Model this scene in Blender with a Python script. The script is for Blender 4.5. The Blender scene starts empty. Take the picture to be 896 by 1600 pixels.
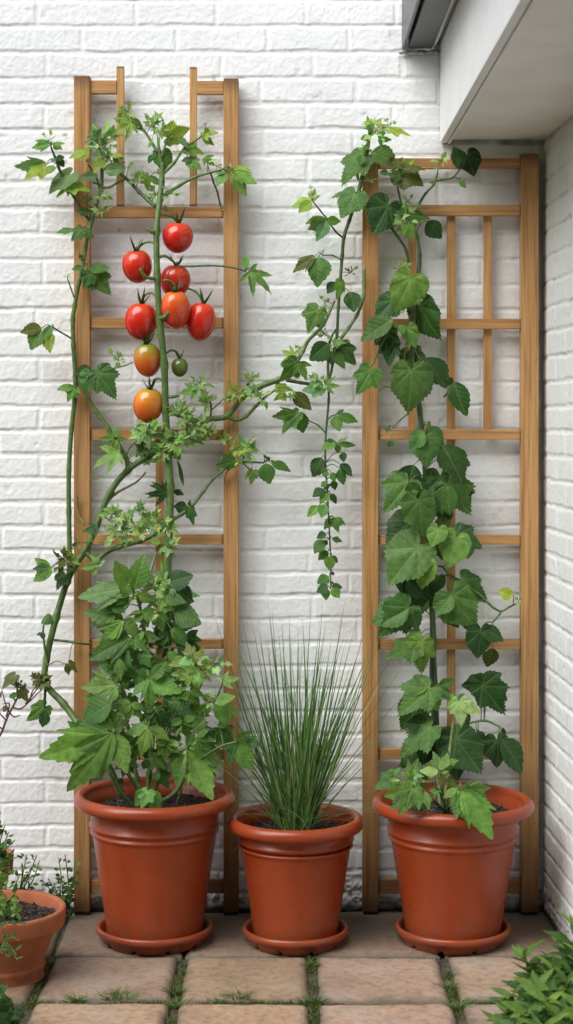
import bpy, bmesh, math, random
import numpy as np
from mathutils import Vector, Matrix

random.seed(7)
rng = np.random.default_rng(11)
sc = bpy.context.scene
COL = sc.collection
R = math.radians

# ------------------------------------------------------------------ camera
F = 2700.0; D = 4.909; H = 1.4036; CX = 448.0; CY = 650.0
cam_d = bpy.data.cameras.new('camera')
cam = bpy.data.objects.new('camera', cam_d); COL.objects.link(cam)
cam.location = (0, -D, H); cam.rotation_euler = (R(90), 0, 0)
cam_d.sensor_fit = 'VERTICAL'; cam_d.sensor_height = 36.0; cam_d.sensor_width = 36.0
cam_d.lens = F/1600*36.0
cam_d.shift_y = -150/1600
cam_d.clip_end = 500
cam_d.dof.use_dof = True; cam_d.dof.focus_distance = 4.72; cam_d.dof.aperture_fstop = 4.5
sc.camera = cam

def P(px, py, y):
    """the place in the yard at depth y that the photograph shows at (px, py)"""
    d = D + y
    return Vector(((px-CX)*d/F, y, H-(py-CY)*d/F))

# ------------------------------------------------------------------ objects
def link(o, parent=None):
    COL.objects.link(o)
    if parent is not None: o.parent = parent
    return o
def tag(o, label=None, cat=None, group=None, kind=None):
    if label: o['label'] = label
    if cat: o['category'] = cat
    if group: o['group'] = group
    if kind: o['kind'] = kind
    return o
def empty(name, loc=(0,0,0)):
    o = bpy.data.objects.new(name, None); o.location = loc; o.empty_display_size = .05
    return link(o)

class MB:
    def __init__(s): s.v = []; s.f = []; s.c = []; s.l = []
    def add(s, vs, fs, cols=None, lcs=None):
        n = len(s.v)
        s.v.extend([tuple(v) for v in vs]); s.f.extend([tuple(i+n for i in f) for f in fs])
        s.c.extend(cols if cols is not None else [(1,1,1,1)]*len(vs))
        s.l.extend(lcs if lcs is not None else [(0,0,0)]*len(vs))
    def build(s, name, mat, parent=None, smooth=True, origin=None):
        me = bpy.data.meshes.new(name)
        vs = s.v
        o = bpy.data.objects.new(name, me)
        off = Vector((0,0,0))
        if origin is not None: off = Vector(origin)
        elif parent is not None: off = Vector(parent.location)
        a = np.array(vs, dtype=float) - np.array(off)[None,:]
        me.from_pydata([tuple(x) for x in a], [], s.f)
        if smooth: me.polygons.foreach_set('use_smooth', [True]*len(me.polygons))
        at = me.attributes.new('Col', 'FLOAT_COLOR', 'POINT'); at.data.foreach_set('color', np.array(s.c, dtype=np.float32).ravel())
        at = me.attributes.new('lc', 'FLOAT_VECTOR', 'POINT'); at.data.foreach_set('vector', np.array(s.l, dtype=np.float32).ravel())
        me.materials.append(mat); me.update()
        if origin is not None: o.location = off - (Vector(parent.location) if parent is not None else Vector((0,0,0)))
        return link(o, parent)

def box_obj(name, size, loc, rot, mat, parent=None, bevel=.002, seg=2):
    """a bevelled box, local z along its length"""
    bm = bmesh.new(); bmesh.ops.create_cube(bm, size=1)
    bmesh.ops.scale(bm, vec=size, verts=bm.verts)
    if bevel: bmesh.ops.bevel(bm, geom=list(bm.edges), offset=bevel, segments=seg, affect='EDGES', profile=.6)
    me = bpy.data.meshes.new(name); bm.to_mesh(me); bm.free(); me.materials.append(mat)
    o = bpy.data.objects.new(name, me)
    o.location = Vector(loc) - (Vector(parent.location) if parent is not None else Vector((0,0,0)))
    o.rotation_euler = rot
    return link(o, parent)

def lathe(mb, prof, c, seg=96, wob=0.0):
    n = len(prof); vs = []; fs = []
    for k in range(seg):
        a = 2*math.pi*k/seg
        for (r, z) in prof:
            rr = r*(1+wob*math.sin(2*a+1)+wob*.6*math.sin(3*a))
            vs.append((c[0]+rr*math.cos(a), c[1]+rr*math.sin(a), c[2]+z))
    for k in range(seg):
        k2 = (k+1) % seg
        for i in range(n-1):
            fs.append((k*n+i, k2*n+i, k2*n+i+1, k*n+i+1))
    mb.add(vs, fs)

def smooth_prof(pts, sub=4):
    """round off a profile with Catmull-Rom"""
    out = []
    for i in range(len(pts)-1):
        p0 = pts[max(i-1,0)]; p1 = pts[i]; p2 = pts[i+1]; p3 = pts[min(i+2,len(pts)-1)]
        for k in range(sub):
            t = k/sub
            out.append(tuple(.5*((2*p1[j])+(-p0[j]+p2[j])*t+(2*p0[j]-5*p1[j]+4*p2[j]-p3[j])*t*t+(-p0[j]+3*p1[j]-3*p2[j]+p3[j])*t**3) for j in range(len(p1))))
    out.append(tuple(pts[-1])); return out

def tube(mb, pts, r0, r1, seg=7, sub=6, node=0.0, col=(1,1,1,1), straight=False, rng_=random):
    """tapered stem through pts; returns its sampled centre line"""
    s = [tuple(p) for p in pts] if straight else smooth_prof([tuple(p) for p in pts], sub)
    s = [Vector(p) for p in s]; n = len(s); vs = []; fs = []
    t0 = (s[1]-s[0]).normalized()
    u = t0.cross(Vector((0,1,0)));
    if u.length < 1e-3: u = t0.cross(Vector((1,0,0)))
    u.normalize()
    for i, p in enumerate(s):
        t = (s[min(i+1,n-1)]-s[max(i-1,0)]).normalized()
        u = (u - t*u.dot(t)).normalized(); w = t.cross(u)
        f = i/(n-1); r = r0+(r1-r0)*f
        if node and i % (sub) == 0 and 0 < i < n-1: r *= 1+node*rng_.uniform(.4,1.2)
        for k in range(seg):
            a = 2*math.pi*k/seg
            vs.append(p+(u*math.cos(a)+w*math.sin(a))*r)
    for i in range(n-1):
        for k in range(seg):
            k2 = (k+1)%seg
            fs.append((i*seg+k, i*seg+k2, (i+1)*seg+k2, (i+1)*seg+k))
    vs.append(s[-1]+(s[-1]-s[-2]).normalized()*r1*.5); fs += [((n-1)*seg+k, (n-1)*seg+(k+1)%seg, n*seg) for k in range(seg)]
    mb.add(vs, fs, [col]*len(vs))
    return s

# ------------------------------------------------------------------ node helpers
def new_mat(name):
    m = bpy.data.materials.new(name); m.use_nodes = True
    nt = m.node_tree; nt.nodes.clear()
    out = nt.nodes.new('ShaderNodeOutputMaterial'); b = nt.nodes.new('ShaderNodeBsdfPrincipled')
    nt.links.new(b.outputs[0], out.inputs[0])
    return m, nt, b, out
def N(nt, typ, **kw):
    n = nt.nodes.new(typ)
    for k, v in kw.items():
        if k.startswith('i_'): n.inputs[k[2:].replace('_',' ')].default_value = v
        else: setattr(n, k, v)
    return n
def noise(nt, vec, scale, detail=4, rough=.55, dist=0.0):
    n = N(nt, 'ShaderNodeTexNoise'); n.inputs['Scale'].default_value = scale; n.inputs['Detail'].default_value = detail
    n.inputs['Roughness'].default_value = rough; n.inputs['Distortion'].default_value = dist
    if vec is not None: nt.links.new(vec, n.inputs['Vector'])
    return n.outputs['Fac']
def ramp(nt, fac, stops, interp='LINEAR'):
    n = N(nt, 'ShaderNodeValToRGB'); cr = n.color_ramp; cr.interpolation = interp
    while len(cr.elements) < len(stops): cr.elements.new(.5)
    for e, (p, c) in zip(cr.elements, stops):
        e.position = p; e.color = c if len(c) == 4 else (*c, 1)
    nt.links.new(fac, n.inputs[0]); return n.outputs[0]
def mixc(nt, a, b, fac, mode='MIX'):
    n = N(nt, 'ShaderNodeMix', data_type='RGBA', blend_type=mode)
    for s, v in ((n.inputs[0], fac), (n.inputs[6], a), (n.inputs[7], b)):
        if hasattr(v, 'is_linked') or isinstance(v, bpy.types.NodeSocket): nt.links.new(v, s)
        elif isinstance(v, (int, float)): s.default_value = v
        else: s.default_value = v if len(v) == 4 else (*v, 1)
    return n.outputs[2]
def mth(nt, op, a, b=None, clamp=False):
    n = N(nt, 'ShaderNodeMath', operation=op); n.use_clamp = clamp
    for i, v in enumerate((a, b)):
        if v is None: continue
        if isinstance(v, bpy.types.NodeSocket): nt.links.new(v, n.inputs[i])
        else: n.inputs[i].default_value = v
    return n.outputs[0]
def bump(nt, b, h, strength=.3, dist=.002):
    n = N(nt, 'ShaderNodeBump'); n.inputs['Strength'].default_value = strength; n.inputs['Distance'].default_value = dist
    nt.links.new(h, n.inputs['Height']); nt.links.new(n.outputs[0], b.inputs['Normal'])
def objco(nt, kind='Object'):
    return N(nt, 'ShaderNodeTexCoord').outputs[kind]
def geopos(nt): return N(nt, 'ShaderNodeNewGeometry').outputs['Position']
def mapped(nt, vec, scale, addrand=False):
    m = N(nt, 'ShaderNodeMapping'); m.inputs['Scale'].default_value = scale
    if addrand:
        oi = N(nt, 'ShaderNodeObjectInfo'); v = N(nt, 'ShaderNodeVectorMath', operation='SCALE')
        v.inputs[0].default_value = (13.1, 7.7, 29.3); nt.links.new(oi.outputs['Random'], v.inputs['Scale'])
        nt.links.new(v.outputs[0], m.inputs['Location'])
    nt.links.new(vec, m.inputs['Vector']); return m.outputs[0]
def sepz(nt, vec, i=2):
    n = N(nt, 'ShaderNodeSeparateXYZ'); nt.links.new(vec, n.inputs[0]); return n.outputs[i]
def attr(nt, name):
    return N(nt, 'ShaderNodeAttribute', attribute_name=name)
# ------------------------------------------------------------------ materials
def m_wall():
    m, nt, b, _ = new_mat('white_painted_brick')
    p = geopos(nt); z = sepz(nt, p)
    n1 = noise(nt, p, 3.2, 5); n2 = noise(nt, p, 22, 5); n3 = noise(nt, p, 160, 4, .6)
    base = ramp(nt, n1, [(.3,(.765,.79,.792)),(.7,(.825,.848,.845))])
    base = mixc(nt, base, (.56,.56,.54), mth(nt,'MULTIPLY', ramp(nt, n2, [(.55,(0,0,0)),(.8,(1,1,1))]), .35))
    # grime in the joints, at the foot of the wall and under the soffit (vertex attribute laid down with the bricks)
    g = attr(nt, 'Col').outputs['Color']
    gr = N(nt, 'ShaderNodeSeparateColor'); nt.links.new(g, gr.inputs[0])
    base = mixc(nt, base, (.20,.19,.16), gr.outputs[0])
    base = mixc(nt, base, (.030,.028,.024), gr.outputs[1])
    base = mixc(nt, base, (.52,.56,.44), gr.outputs[2])
    nt.links.new(base, b.inputs['Base Color']); b.inputs['Roughness'].default_value = .62
    b.inputs['Specular IOR Level'].default_value = .3
    h = mth(nt,'ADD', mth(nt,'MULTIPLY', n3, .7), mth(nt,'MULTIPLY', noise(nt,p,60,4), .8))
    bump(nt, b, h, .30, .0016)
    return m
def m_wood():
    m, nt, b, _ = new_mat('oak_wood')
    v0 = objco(nt); 
    v = mapped(nt, v0, (26,26,1.4), True); g1 = noise(nt, v, 1.0, 5, .55, 1.4)
    v2 = mapped(nt, v0, (170,170,4.2), True); g2 = noise(nt, v2, 1.0, 5, .65, .3)
    c = ramp(nt, g1, [(.28,(.39,.195,.064)),(.45,(.49,.265,.095)),(.62,(.55,.315,.125)),(.8,(.46,.24,.084))])
    c = mixc(nt, c, (.22,.098,.028), ramp(nt, g2, [(.47,(0,0,0)),(.66,(.70,.70,.70))]))
    oi = N(nt,'ShaderNodeObjectInfo').outputs['Random']
    c = mixc(nt, c, (.82,.72,.58), mth(nt,'MULTIPLY', oi, .45), 'MULTIPLY')
    # darker towards the ground
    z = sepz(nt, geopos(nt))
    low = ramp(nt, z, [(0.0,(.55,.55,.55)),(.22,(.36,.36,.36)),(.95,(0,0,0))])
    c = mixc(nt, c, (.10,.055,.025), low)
    # grain knots and stains
    k = ramp(nt, noise(nt, mapped(nt, v0, (9,9,4), True), 1.0, 2), [(.66,(0,0,0)),(.8,(.55,.55,.55))])
    c = mixc(nt, c, (.12,.06,.025), k)
    gz = sepz(nt, objco(nt,'Generated')); en = ramp(nt, mth(nt,'ADD', mth(nt,'ABSOLUTE', mth(nt,'SUBTRACT', gz, .5)), mth(nt,'MULTIPLY', mth(nt,'SUBTRACT', g1, .5), .02)), [(.478,(0,0,0)),(.497,(.8,.8,.8))])
    c = mixc(nt, c, (.09,.045,.018), en)
    nt.links.new(c, b.inputs['Base Color']); b.inputs['Roughness'].default_value = .55
    bump(nt, b, mth(nt,'ADD', g2, g1), .35, .0015)
    return m
def m_terracotta(name, plastic=True):
    m, nt, b, _ = new_mat(name)
    v = objco(nt); p = geopos(nt)
    n1 = noise(nt, p, 9, 4); n2 = noise(nt, p, 70, 4, .65); n3 = noise(nt, mapped(nt, p, (1,1,.25)), 26, 4)
    if plastic: c = ramp(nt, n1, [(.3,(.255,.040,.010)),(.7,(.315,.054,.014))])
    else: c = ramp(nt, n1, [(.3,(.31,.095,.042)),(.7,(.41,.14,.066))])
    c = mixc(nt, c, (.20,.06,.028), mth(nt,'MULTIPLY', ramp(nt, n3, [(.5,(0,0,0)),(.75,(1,1,1))]), .10 if plastic else .4))
    z = sepz(nt, p)
    splash = mth(nt,'MULTIPLY', ramp(nt, z, [(.01,(1,1,1)),(.12,(0,0,0))]), ramp(nt, noise(nt, p, 40, 4), [(.4,(0,0,0)),(.7,(.7,.7,.7))]))
    c = mixc(nt, c, (.12,.075,.05), splash)
    sp = ramp(nt, noise(nt, p, 210, 2), [(.74,(0,0,0)),(.78,(.5,.5,.5))])
    c = mixc(nt, c, (.55,.42,.34), sp)
    nt.links.new(c, b.inputs['Base Color'])
    r = ramp(nt, n2, [(.3,(.25,.25,.25) if plastic else (.7,.7,.7)),(.7,(.36,.36,.36) if plastic else (.9,.9,.9))])
    nt.links.new(r, b.inputs['Roughness']); b.inputs['Specular IOR Level'].default_value = .45 if plastic else .25
    bump(nt, b, n2, .12 if plastic else .3, .001)
    return m
def m_soil():
    m, nt, b, _ = new_mat('potting_soil')
    p = geopos(nt)
    n = noise(nt, p, 120, 5, .7); c = ramp(nt, n, [(.35,(.009,.006,.004)),(.6,(.035,.023,.015)),(.72,(.10,.07,.045))])
    vo = N(nt,'ShaderNodeTexVoronoi'); vo.inputs['Scale'].default_value = 140; nt.links.new(p, vo.inputs['Vector'])
    ms = ramp(nt, noise(nt, p, 190, 2), [(.62,(0,0,0)),(.68,(.9,.9,.9))])
    c = mixc(nt, c, (.34,.27,.19), ms)
    nt.links.new(c, b.inputs['Base Color']); b.inputs['Roughness'].default_value = .95
    bump(nt, b, mth(nt,'ADD', n, vo.outputs['Distance']), .9, .006)
    return m
def m_paver():
    m, nt, b, _ = new_mat('sandstone_slab')
    p = geopos(nt)
    rnd = attr(nt, 'Col').outputs['Color']
    n1 = noise(nt, p, 5, 5, .6); n2 = noise(nt, p, 45, 6, .7); n3 = noise(nt, p, 190, 3, .6)
    c = ramp(nt, n1, [(.28,(.26,.185,.128)),(.5,(.385,.255,.172)),(.75,(.46,.34,.245))])
    c = mixc(nt, c, rnd, 1.0, 'MULTIPLY')
    c = mixc(nt, c, (.115,.095,.075), mth(nt,'MULTIPLY', ramp(nt, n2, [(.46,(0,0,0)),(.68,(1,1,1))]), .66))
    c = mixc(nt, c, (.42,.37,.31), mth(nt,'MULTIPLY', ramp(nt, n3, [(.6,(0,0,0)),(.75,(1,1,1))]), .3))
    c = mixc(nt, c, (.30,.285,.25), mth(nt,'MULTIPLY', ramp(nt, noise(nt, p, 2.6, 6, .68), [(.48,(0,0,0)),(.66,(1,1,1))]), .55))
    c = mixc(nt, c, (.16,.15,.10), mth(nt,'MULTIPLY', ramp(nt, noise(nt, p, 17, 5, .7), [(.60,(0,0,0)),(.74,(1,1,1))]), .5))
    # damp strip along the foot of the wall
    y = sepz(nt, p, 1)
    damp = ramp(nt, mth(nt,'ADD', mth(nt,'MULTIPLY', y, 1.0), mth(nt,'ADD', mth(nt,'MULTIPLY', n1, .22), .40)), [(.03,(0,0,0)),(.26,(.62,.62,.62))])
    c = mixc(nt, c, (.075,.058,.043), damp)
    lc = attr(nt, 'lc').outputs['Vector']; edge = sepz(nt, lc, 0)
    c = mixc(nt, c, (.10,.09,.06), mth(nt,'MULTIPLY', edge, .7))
    nt.links.new(c, b.inputs['Base Color']); b.inputs['Roughness'].default_value = .78
    bump(nt, b, mth(nt,'ADD', n2, mth(nt,'MULTIPLY', n3, .6)), .45, .004)
    return m
def m_earth():
    m, nt, b, _ = new_mat('joint_soil')
    p = geopos(nt); n = noise(nt, p, 60, 6, .7); n1 = noise(nt, p, 7, 3)
    c = ramp(nt, n, [(.3,(.028,.022,.015)),(.55,(.085,.066,.045)),(.75,(.19,.155,.11))])
    c = mixc(nt, c, (.065,.085,.022), mth(nt,'MULTIPLY', ramp(nt, n1, [(.45,(0,0,0)),(.65,(1,1,1))]), .6))
    nt.links.new(c, b.inputs['Base Color']); b.inputs['Roughness'].default_value = .95
    bump(nt, b, n, .9, .01)
    return m
def m_leaf(name, rough=.5, trans=.36, spec=.27, sideveins=True):
    m, nt, b, out = new_mat(name)
    c = attr(nt, 'Col').outputs['Color']; lc = attr(nt, 'lc').outputs['Vector']
    t = sepz(nt, lc, 0); lat = mth(nt,'ABSOLUTE', sepz(nt, lc, 1)); rn = sepz(nt, lc, 2)
    p = geopos(nt)
    n = noise(nt, p, 55, 4); nb = noise(nt, p, 260, 2)
    c = mixc(nt, c, ramp(nt, n, [(.3,(.66,.70,.62)),(.7,(1.22,1.16,1.15))]), 1.0, 'MULTIPLY')
    h = nb
    if sideveins:
        sv = mth(nt,'ABSOLUTE', mth(nt,'SUBTRACT', mth(nt,'FRACT', mth(nt,'MULTIPLY', mth(nt,'SUBTRACT', t, mth(nt,'MULTIPLY', lat, .85)), 7.0)), .5))
        vein = ramp(nt, sv, [(.0,(1,1,1)),(.10,(0,0,0))])
        main = ramp(nt, lat, [(.008,(1,1,1)),(.035,(0,0,0))])
        vv = mth(nt,'MAXIMUM', mth(nt,'MULTIPLY', vein, .38), main)
        lightc = mixc(nt, c, (.30,.42,.16), .45)
        c = mixc(nt, c, lightc, mth(nt,'MULTIPLY', vv, .36))
        h = mth(nt,'SUBTRACT', mth(nt,'MULTIPLY', sv, 1.1), mth(nt,'MULTIPLY', main, .6))
    # paler matt underside
    bf = N(nt,'ShaderNodeNewGeometry').outputs['Backfacing']
    c = mixc(nt, c, (.16,.24,.09), mth(nt,'MULTIPLY', bf, .35))
    nt.links.new(c, b.inputs['Base Color']); b.inputs['Roughness'].default_value = rough
    b.inputs['Specular IOR Level'].default_value = spec
    bump(nt, b, h, .35, .003)
    tr = N(nt,'ShaderNodeBsdfTranslucent'); nt.links.new(mixc(nt, c, (1.08,1.22,.62), 1.0, 'MULTIPLY'), tr.inputs['Color'])
    mx = N(nt,'ShaderNodeMixShader'); mx.inputs[0].default_value = trans
    nt.links.new(b.outputs[0], mx.inputs[1]); nt.links.new(tr.outputs[0], mx.inputs[2]); nt.links.new(mx.outputs[0], out.inputs[0])
    return m
def m_stem(name):
    m, nt, b, _ = new_mat(name)
    c = attr(nt, 'Col').outputs['Color']; p = geopos(nt)
    n = noise(nt, p, 70, 4); n2 = noise(nt, p, 300, 3)
    c = mixc(nt, c, ramp(nt, n, [(.3,(.62,.62,.6)),(.7,(1.35,1.3,1.1))]), 1.0, 'MULTIPLY')
    c = mixc(nt, c, (.12,.10,.045), ramp(nt, n2, [(.62,(0,0,0)),(.75,(.5,.5,.5))]))
    nt.links.new(c, b.inputs['Base Color']); b.inputs['Roughness'].default_value = .5
    bump(nt, b, n2, .3, .001)
    return m
def m_tomato(name, stops, ztop, mott=.0):
    m, nt, b, _ = new_mat(name)
    v = objco(nt); z = sepz(nt, v)
    n = noise(nt, v, 26, 3)
    f = mth(nt,'ADD', mth(nt,'MULTIPLY', z, .5/ztop), mth(nt,'ADD', .5, mth(nt,'MULTIPLY', mth(nt,'SUBTRACT', n, .5), .28)))
    c = ramp(nt, f, stops)
    sp = ramp(nt, noise(nt, v, 420, 2), [(.66,(0,0,0)),(.74,(.22,.22,.22))])
    c = mixc(nt, c, (.75,.42,.12), sp)
    nt.links.new(c, b.inputs['Base Color']); b.inputs['Roughness'].default_value = .2
    b.inputs['Subsurface Weight'].default_value = .12; b.inputs['Subsurface Radius'].default_value = (.012,.004,.002); b.inputs['Subsurface Scale'].default_value = .6
    b.inputs['Coat Weight'].default_value = .25; b.inputs['Coat Roughness'].default_value = .12
    bump(nt, b, noise(nt, v, 45, 2), .05, .002)
    return m
def m_plain(name, col, rough=.5, nscale=20, var=.15, metal=0.0, stain=None):
    m, nt, b, _ = new_mat(name); p = geopos(nt)
    n = noise(nt, p, nscale, 5, .6)
    c = ramp(nt, n, [(.3, tuple(x*(1-var) for x in col)), (.7, tuple(min(1,x*(1+var)) for x in col))])
    if stain:
        c = mixc(nt, c, stain, mth(nt,'MULTIPLY', ramp(nt, noise(nt, p, 6, 6, .65), [(.5,(0,0,0)),(.78,(1,1,1))]), .4))
    nt.links.new(c, b.inputs['Base Color']); b.inputs['Roughness'].default_value = rough; b.inputs['Metallic'].default_value = metal
    bump(nt, b, noise(nt, p, nscale*6, 3), .12, .001)
    return m

M_WALL = m_wall(); M_WOOD = m_wood(); M_POT = m_terracotta('terracotta_plastic'); M_CLAY = m_terracotta('terracotta_clay', False)
M_SOIL = m_soil(); M_PAVER = m_paver(); M_EARTH = m_earth(); M_STEM = m_stem('green_stem')
M_LEAF = m_leaf('green_leaf'); M_BLADE = m_leaf('grass_blade', .5, .2, .35, False)
M_CALYX = m_leaf('tomato_calyx', .55, .15, .3, False)
M_RUBBER = m_plain('black_rubber', (.012,.012,.012), .7)
M_FASCIA = m_plain('white_board', (.80,.81,.80), .45, 5, .04, stain=(.55,.55,.52))
M_SOFFIT = m_plain('soffit_paint', (.84,.84,.80), .6, 4, .05, stain=(.64,.63,.57))
M_GUTTER = m_plain('dark_grey_metal', (.075,.076,.08), .42, 9, .2, .0, stain=(.16,.155,.15))
M_MORTAR = m_plain('rough_mortar', (.42,.41,.38), .9, 60, .45)
M_BARK = m_stem('reddish_bark')
# ------------------------------------------------------------------ brick walls (every brick is relief in the mesh)
def vnoise(X, Y, scale, seed):
    r = np.random.default_rng(seed); n = 257; g = r.random((n, n))
    x = X*scale + 1000.37; y = Y*scale + 1000.71
    xi = np.floor(x).astype(int); yi = np.floor(y).astype(int); fx = x-xi; fy = y-yi
    fx = fx*fx*(3-2*fx); fy = fy*fy*(3-2*fy); xi %= 256; yi %= 256
    return ((g[xi,yi]*(1-fx)+g[xi+1,yi]*fx)*(1-fy)+(g[xi,yi+1]*(1-fx)+g[xi+1,yi+1]*fx)*fy)*2-1
def sstep(a, b, x):
    t = np.clip((x-a)/(b-a), 0, 1); return t*t*(3-2*t)
ROWS = [41,82,122.5,163,203,243,284,325,365,405,445,483,520,559,597,635,672,710,747,785,823,860,895,930,967,1005,1041,1077,1112,1147,1184,1220,1256,1291,1326,1361,1396]
ROWZ = sorted([(1422-p)/550.0 for p in ROWS])
while ROWZ[-1] < 3.3: ROWZ.append(ROWZ[-1]+.0742)
ROWZ = np.array([-.02]+ROWZ)
BL = 139/550.0
def brick_field(U, Z, seed, phase, u0, u1):
    """height of the painted brickwork over the plane and its grime"""
    Uw = U + .0020*vnoise(U,Z,22,seed+1) + .0010*vnoise(U,Z,70,seed+2)
    Zw = Z + .0030*vnoise(U,Z,5,seed+3) + .0018*vnoise(U,Z,26,seed+4) + .0010*vnoise(U,Z,80,seed+5)
    ri = np.clip(np.searchsorted(ROWZ, Zw)-1, 0, len(ROWZ)-2)
    zb = ROWZ[ri]; zt = ROWZ[ri+1]
    dz = np.minimum(Zw-zb, zt-Zw); below = Zw-zb
    r = np.random.default_rng(seed)
    dx = np.full_like(U, 9.0); bi = np.zeros(U.shape, int)
    for row in range(len(ROWZ)-1):
        msk = ri == row
        if not msk.any(): continue
        top_i = row
        j0 = phase + (BL/2 if row % 2 else 0)
        k = np.arange(math.floor((u0-j0)/BL)-1, math.ceil((u1-j0)/BL)+2)
        js = j0 + k*BL + r.uniform(-.016,.016,len(k))
        u = Uw[msk]; q = np.searchsorted(js, u)
        q = np.clip(q, 1, len(js)-1)
        dx[msk] = np.minimum(np.abs(u-js[q-1]), np.abs(js[q]-u)); bi[msk] = q + row*61
    jw = .0034 + .0020*vnoise(U,Z,14,seed+6)
    d = np.minimum(dz, dx*1.05) - jw
    # soft minimum rounds the brick corners
    k = .006; hx = np.clip(.5+.5*(dz-dx*1.05)/k,0,1); d = (dz*(1-hx)+dx*1.05*hx) - k*hx*(1-hx) - jw
    face = sstep(-.001, .0060, dz-jw)*(.30+.70*sstep(-.001, .0060, np.minimum(d+.003, dx-jw)))
    tab = r.uniform(-1,1,(bi.max()+2,4))
    b = tab[bi]
    h = face*(.0030 + .0006*b[...,0] + b[...,1]*.005*(Z-(zb+zt)/2)*.6) 
    h += face*(.0003*vnoise(U,Z,30,seed+7) + .0004*vnoise(U,Z,75,seed+8) + .0005*vnoise(U,Z,160,seed+9))
    h += (1-face)*(.0007*vnoise(U,Z,40,seed+10)+.0006*vnoise(U,Z,120,seed+11))
    # chips, drips of paint
    ch = sstep(.62,.85, vnoise(U,Z,17,seed+12)*.6+vnoise(U,Z,47,seed+13)*.5)
    h -= face*ch*.0014
    # grime: pores in the lower edge of the joints, foot of the wall
    lowj = (1-sstep(.001,.006,np.abs(below-.0035)))
    nz = vnoise(U,Z,9,seed+14)*.6+vnoise(U,Z,33,seed+15)*.6
    crack = lowj*sstep(.25,.85,nz)*.42
    foot = sstep(.11,.0,Z+.05*nz); rough = foot
    h += rough*(.004*vnoise(U,Z,60,seed+16)+.003*vnoise(U,Z,130,seed+17))
    g0 = np.clip(crack + .10*ch*face + .75*foot*sstep(-.5,.6,nz+.3*vnoise(U,Z,90,seed+18)) + .20*sstep(.75,.05,Z)*sstep(-.2,.8,nz), 0, .95)
    g1 = np.clip(sstep(.022,.004,Z+.010*nz)*.95 + sstep(.80,.95,vnoise(U,Z,26,seed+19))*sstep(.4,.9,vnoise(U,Z,7,seed+20))*.7, 0, 1)
    return h, g0, g1
def axis(lo, hi, flo, fhi, fine, coarse):
    a = list(np.arange(lo, flo, coarse)) + list(np.arange(flo, fhi, fine)) + list(np.arange(fhi, hi, coarse)) + [hi]
    return np.array(a)
def wall_mesh(name, us, zs, seed, phase, place, algae, dark=None):
    U, Z = np.meshgrid(us, zs, indexing='ij')
    h, g0, g1 = brick_field(U, Z, seed, phase, us[0], us[-1])
    if dark is not None: g1 = np.maximum(g1, dark(U,Z))
    co = place(U, Z, h); nu, nz = U.shape
    me = bpy.data.meshes.new(name)
    me.vertices.add(nu*nz); me.vertices.foreach_set('co', co.reshape(-1).astype(np.float32))
    i = np.arange((nu-1)*(nz-1)); a = (i//(nz-1))*nz + i%(nz-1)
    q = np.stack([a, a+nz, a+nz+1, a+1], 1)
    me.loops.add(q.size); me.loops.foreach_set('vertex_index', q.reshape(-1).astype(np.int32))
    me.polygons.add(len(q)); me.polygons.foreach_set('loop_start', (np.arange(len(q))*4).astype(np.int32))
    try: me.polygons.foreach_set('loop_total', np.full(len(q),4,np.int32))
    except Exception: pass
    me.polygons.foreach_set('use_smooth', np.ones(len(q), bool))
    me.update(calc_edges=True)
    c = np.zeros((nu,nz,4), np.float32); c[...,0] = g0; c[...,1] = g1; c[...,2] = algae(U,Z); c[...,3] = 1
    at = me.attributes.new('Col','FLOAT_COLOR','POINT'); at.data.foreach_set('color', c.reshape(-1))
    me.materials.append(M_WALL)
    return link(bpy.data.objects.new(name, me))
# back wall: plane y = 0
bw = wall_mesh('brick_wall', axis(-1.7,.79,-.86,.75,.0028,.012), axis(-.02,3.25,0,2.62,.0028,.012), 31, (273-448)/550,
    lambda U,Z,h: np.stack([U, -h+.004, Z], -1),
    lambda U,Z: np.clip(sstep(.42,.60,U)*sstep(1.95,2.16,Z)*(.75+.5*vnoise(U,Z,8,5)),0,1)*.8,
    lambda U,Z: np.clip(sstep(.436,.45,U)*sstep(.016,.006,np.abs(Z-2.186-.004*vnoise(U,Z,20,41)))*(.7+.5*vnoise(U,Z,30,42)) + .55*sstep(.018,.0,.7236-U+.006*vnoise(U,Z,16,44)), 0, 1))
tag(bw, 'white painted brick wall with stretcher courses, behind both wooden trellises', 'wall')
# side wall: leaves the corner towards the camera, slightly opened
XC = .728; SL = .046
sw = wall_mesh('brick_wall', axis(-.02,3.0,-.02,.85,.0032,.014), axis(-.02,2.62,0,2.3,.0032,.014), 77, .06,
    lambda U,Z,h: np.stack([XC+SL*U-h+.004, -U-h*SL, Z], -1),
    lambda U,Z: np.clip(sstep(1.75,2.10,Z)*(.6+.5*vnoise(U,Z,6,5)),0,1)*.8,
    lambda U,Z: np.clip(sstep(.014,.004,np.abs(Z-2.184-.004*vnoise(U,Z,20,41)))*(.7+.5*vnoise(U,Z,30,42)) + .6*sstep(.025,.0,U+.008*vnoise(U,Z,16,44)), 0, 1))
tag(sw, 'white painted brick return wall at the right edge, running towards the viewer under the soffit', 'wall')

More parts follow.
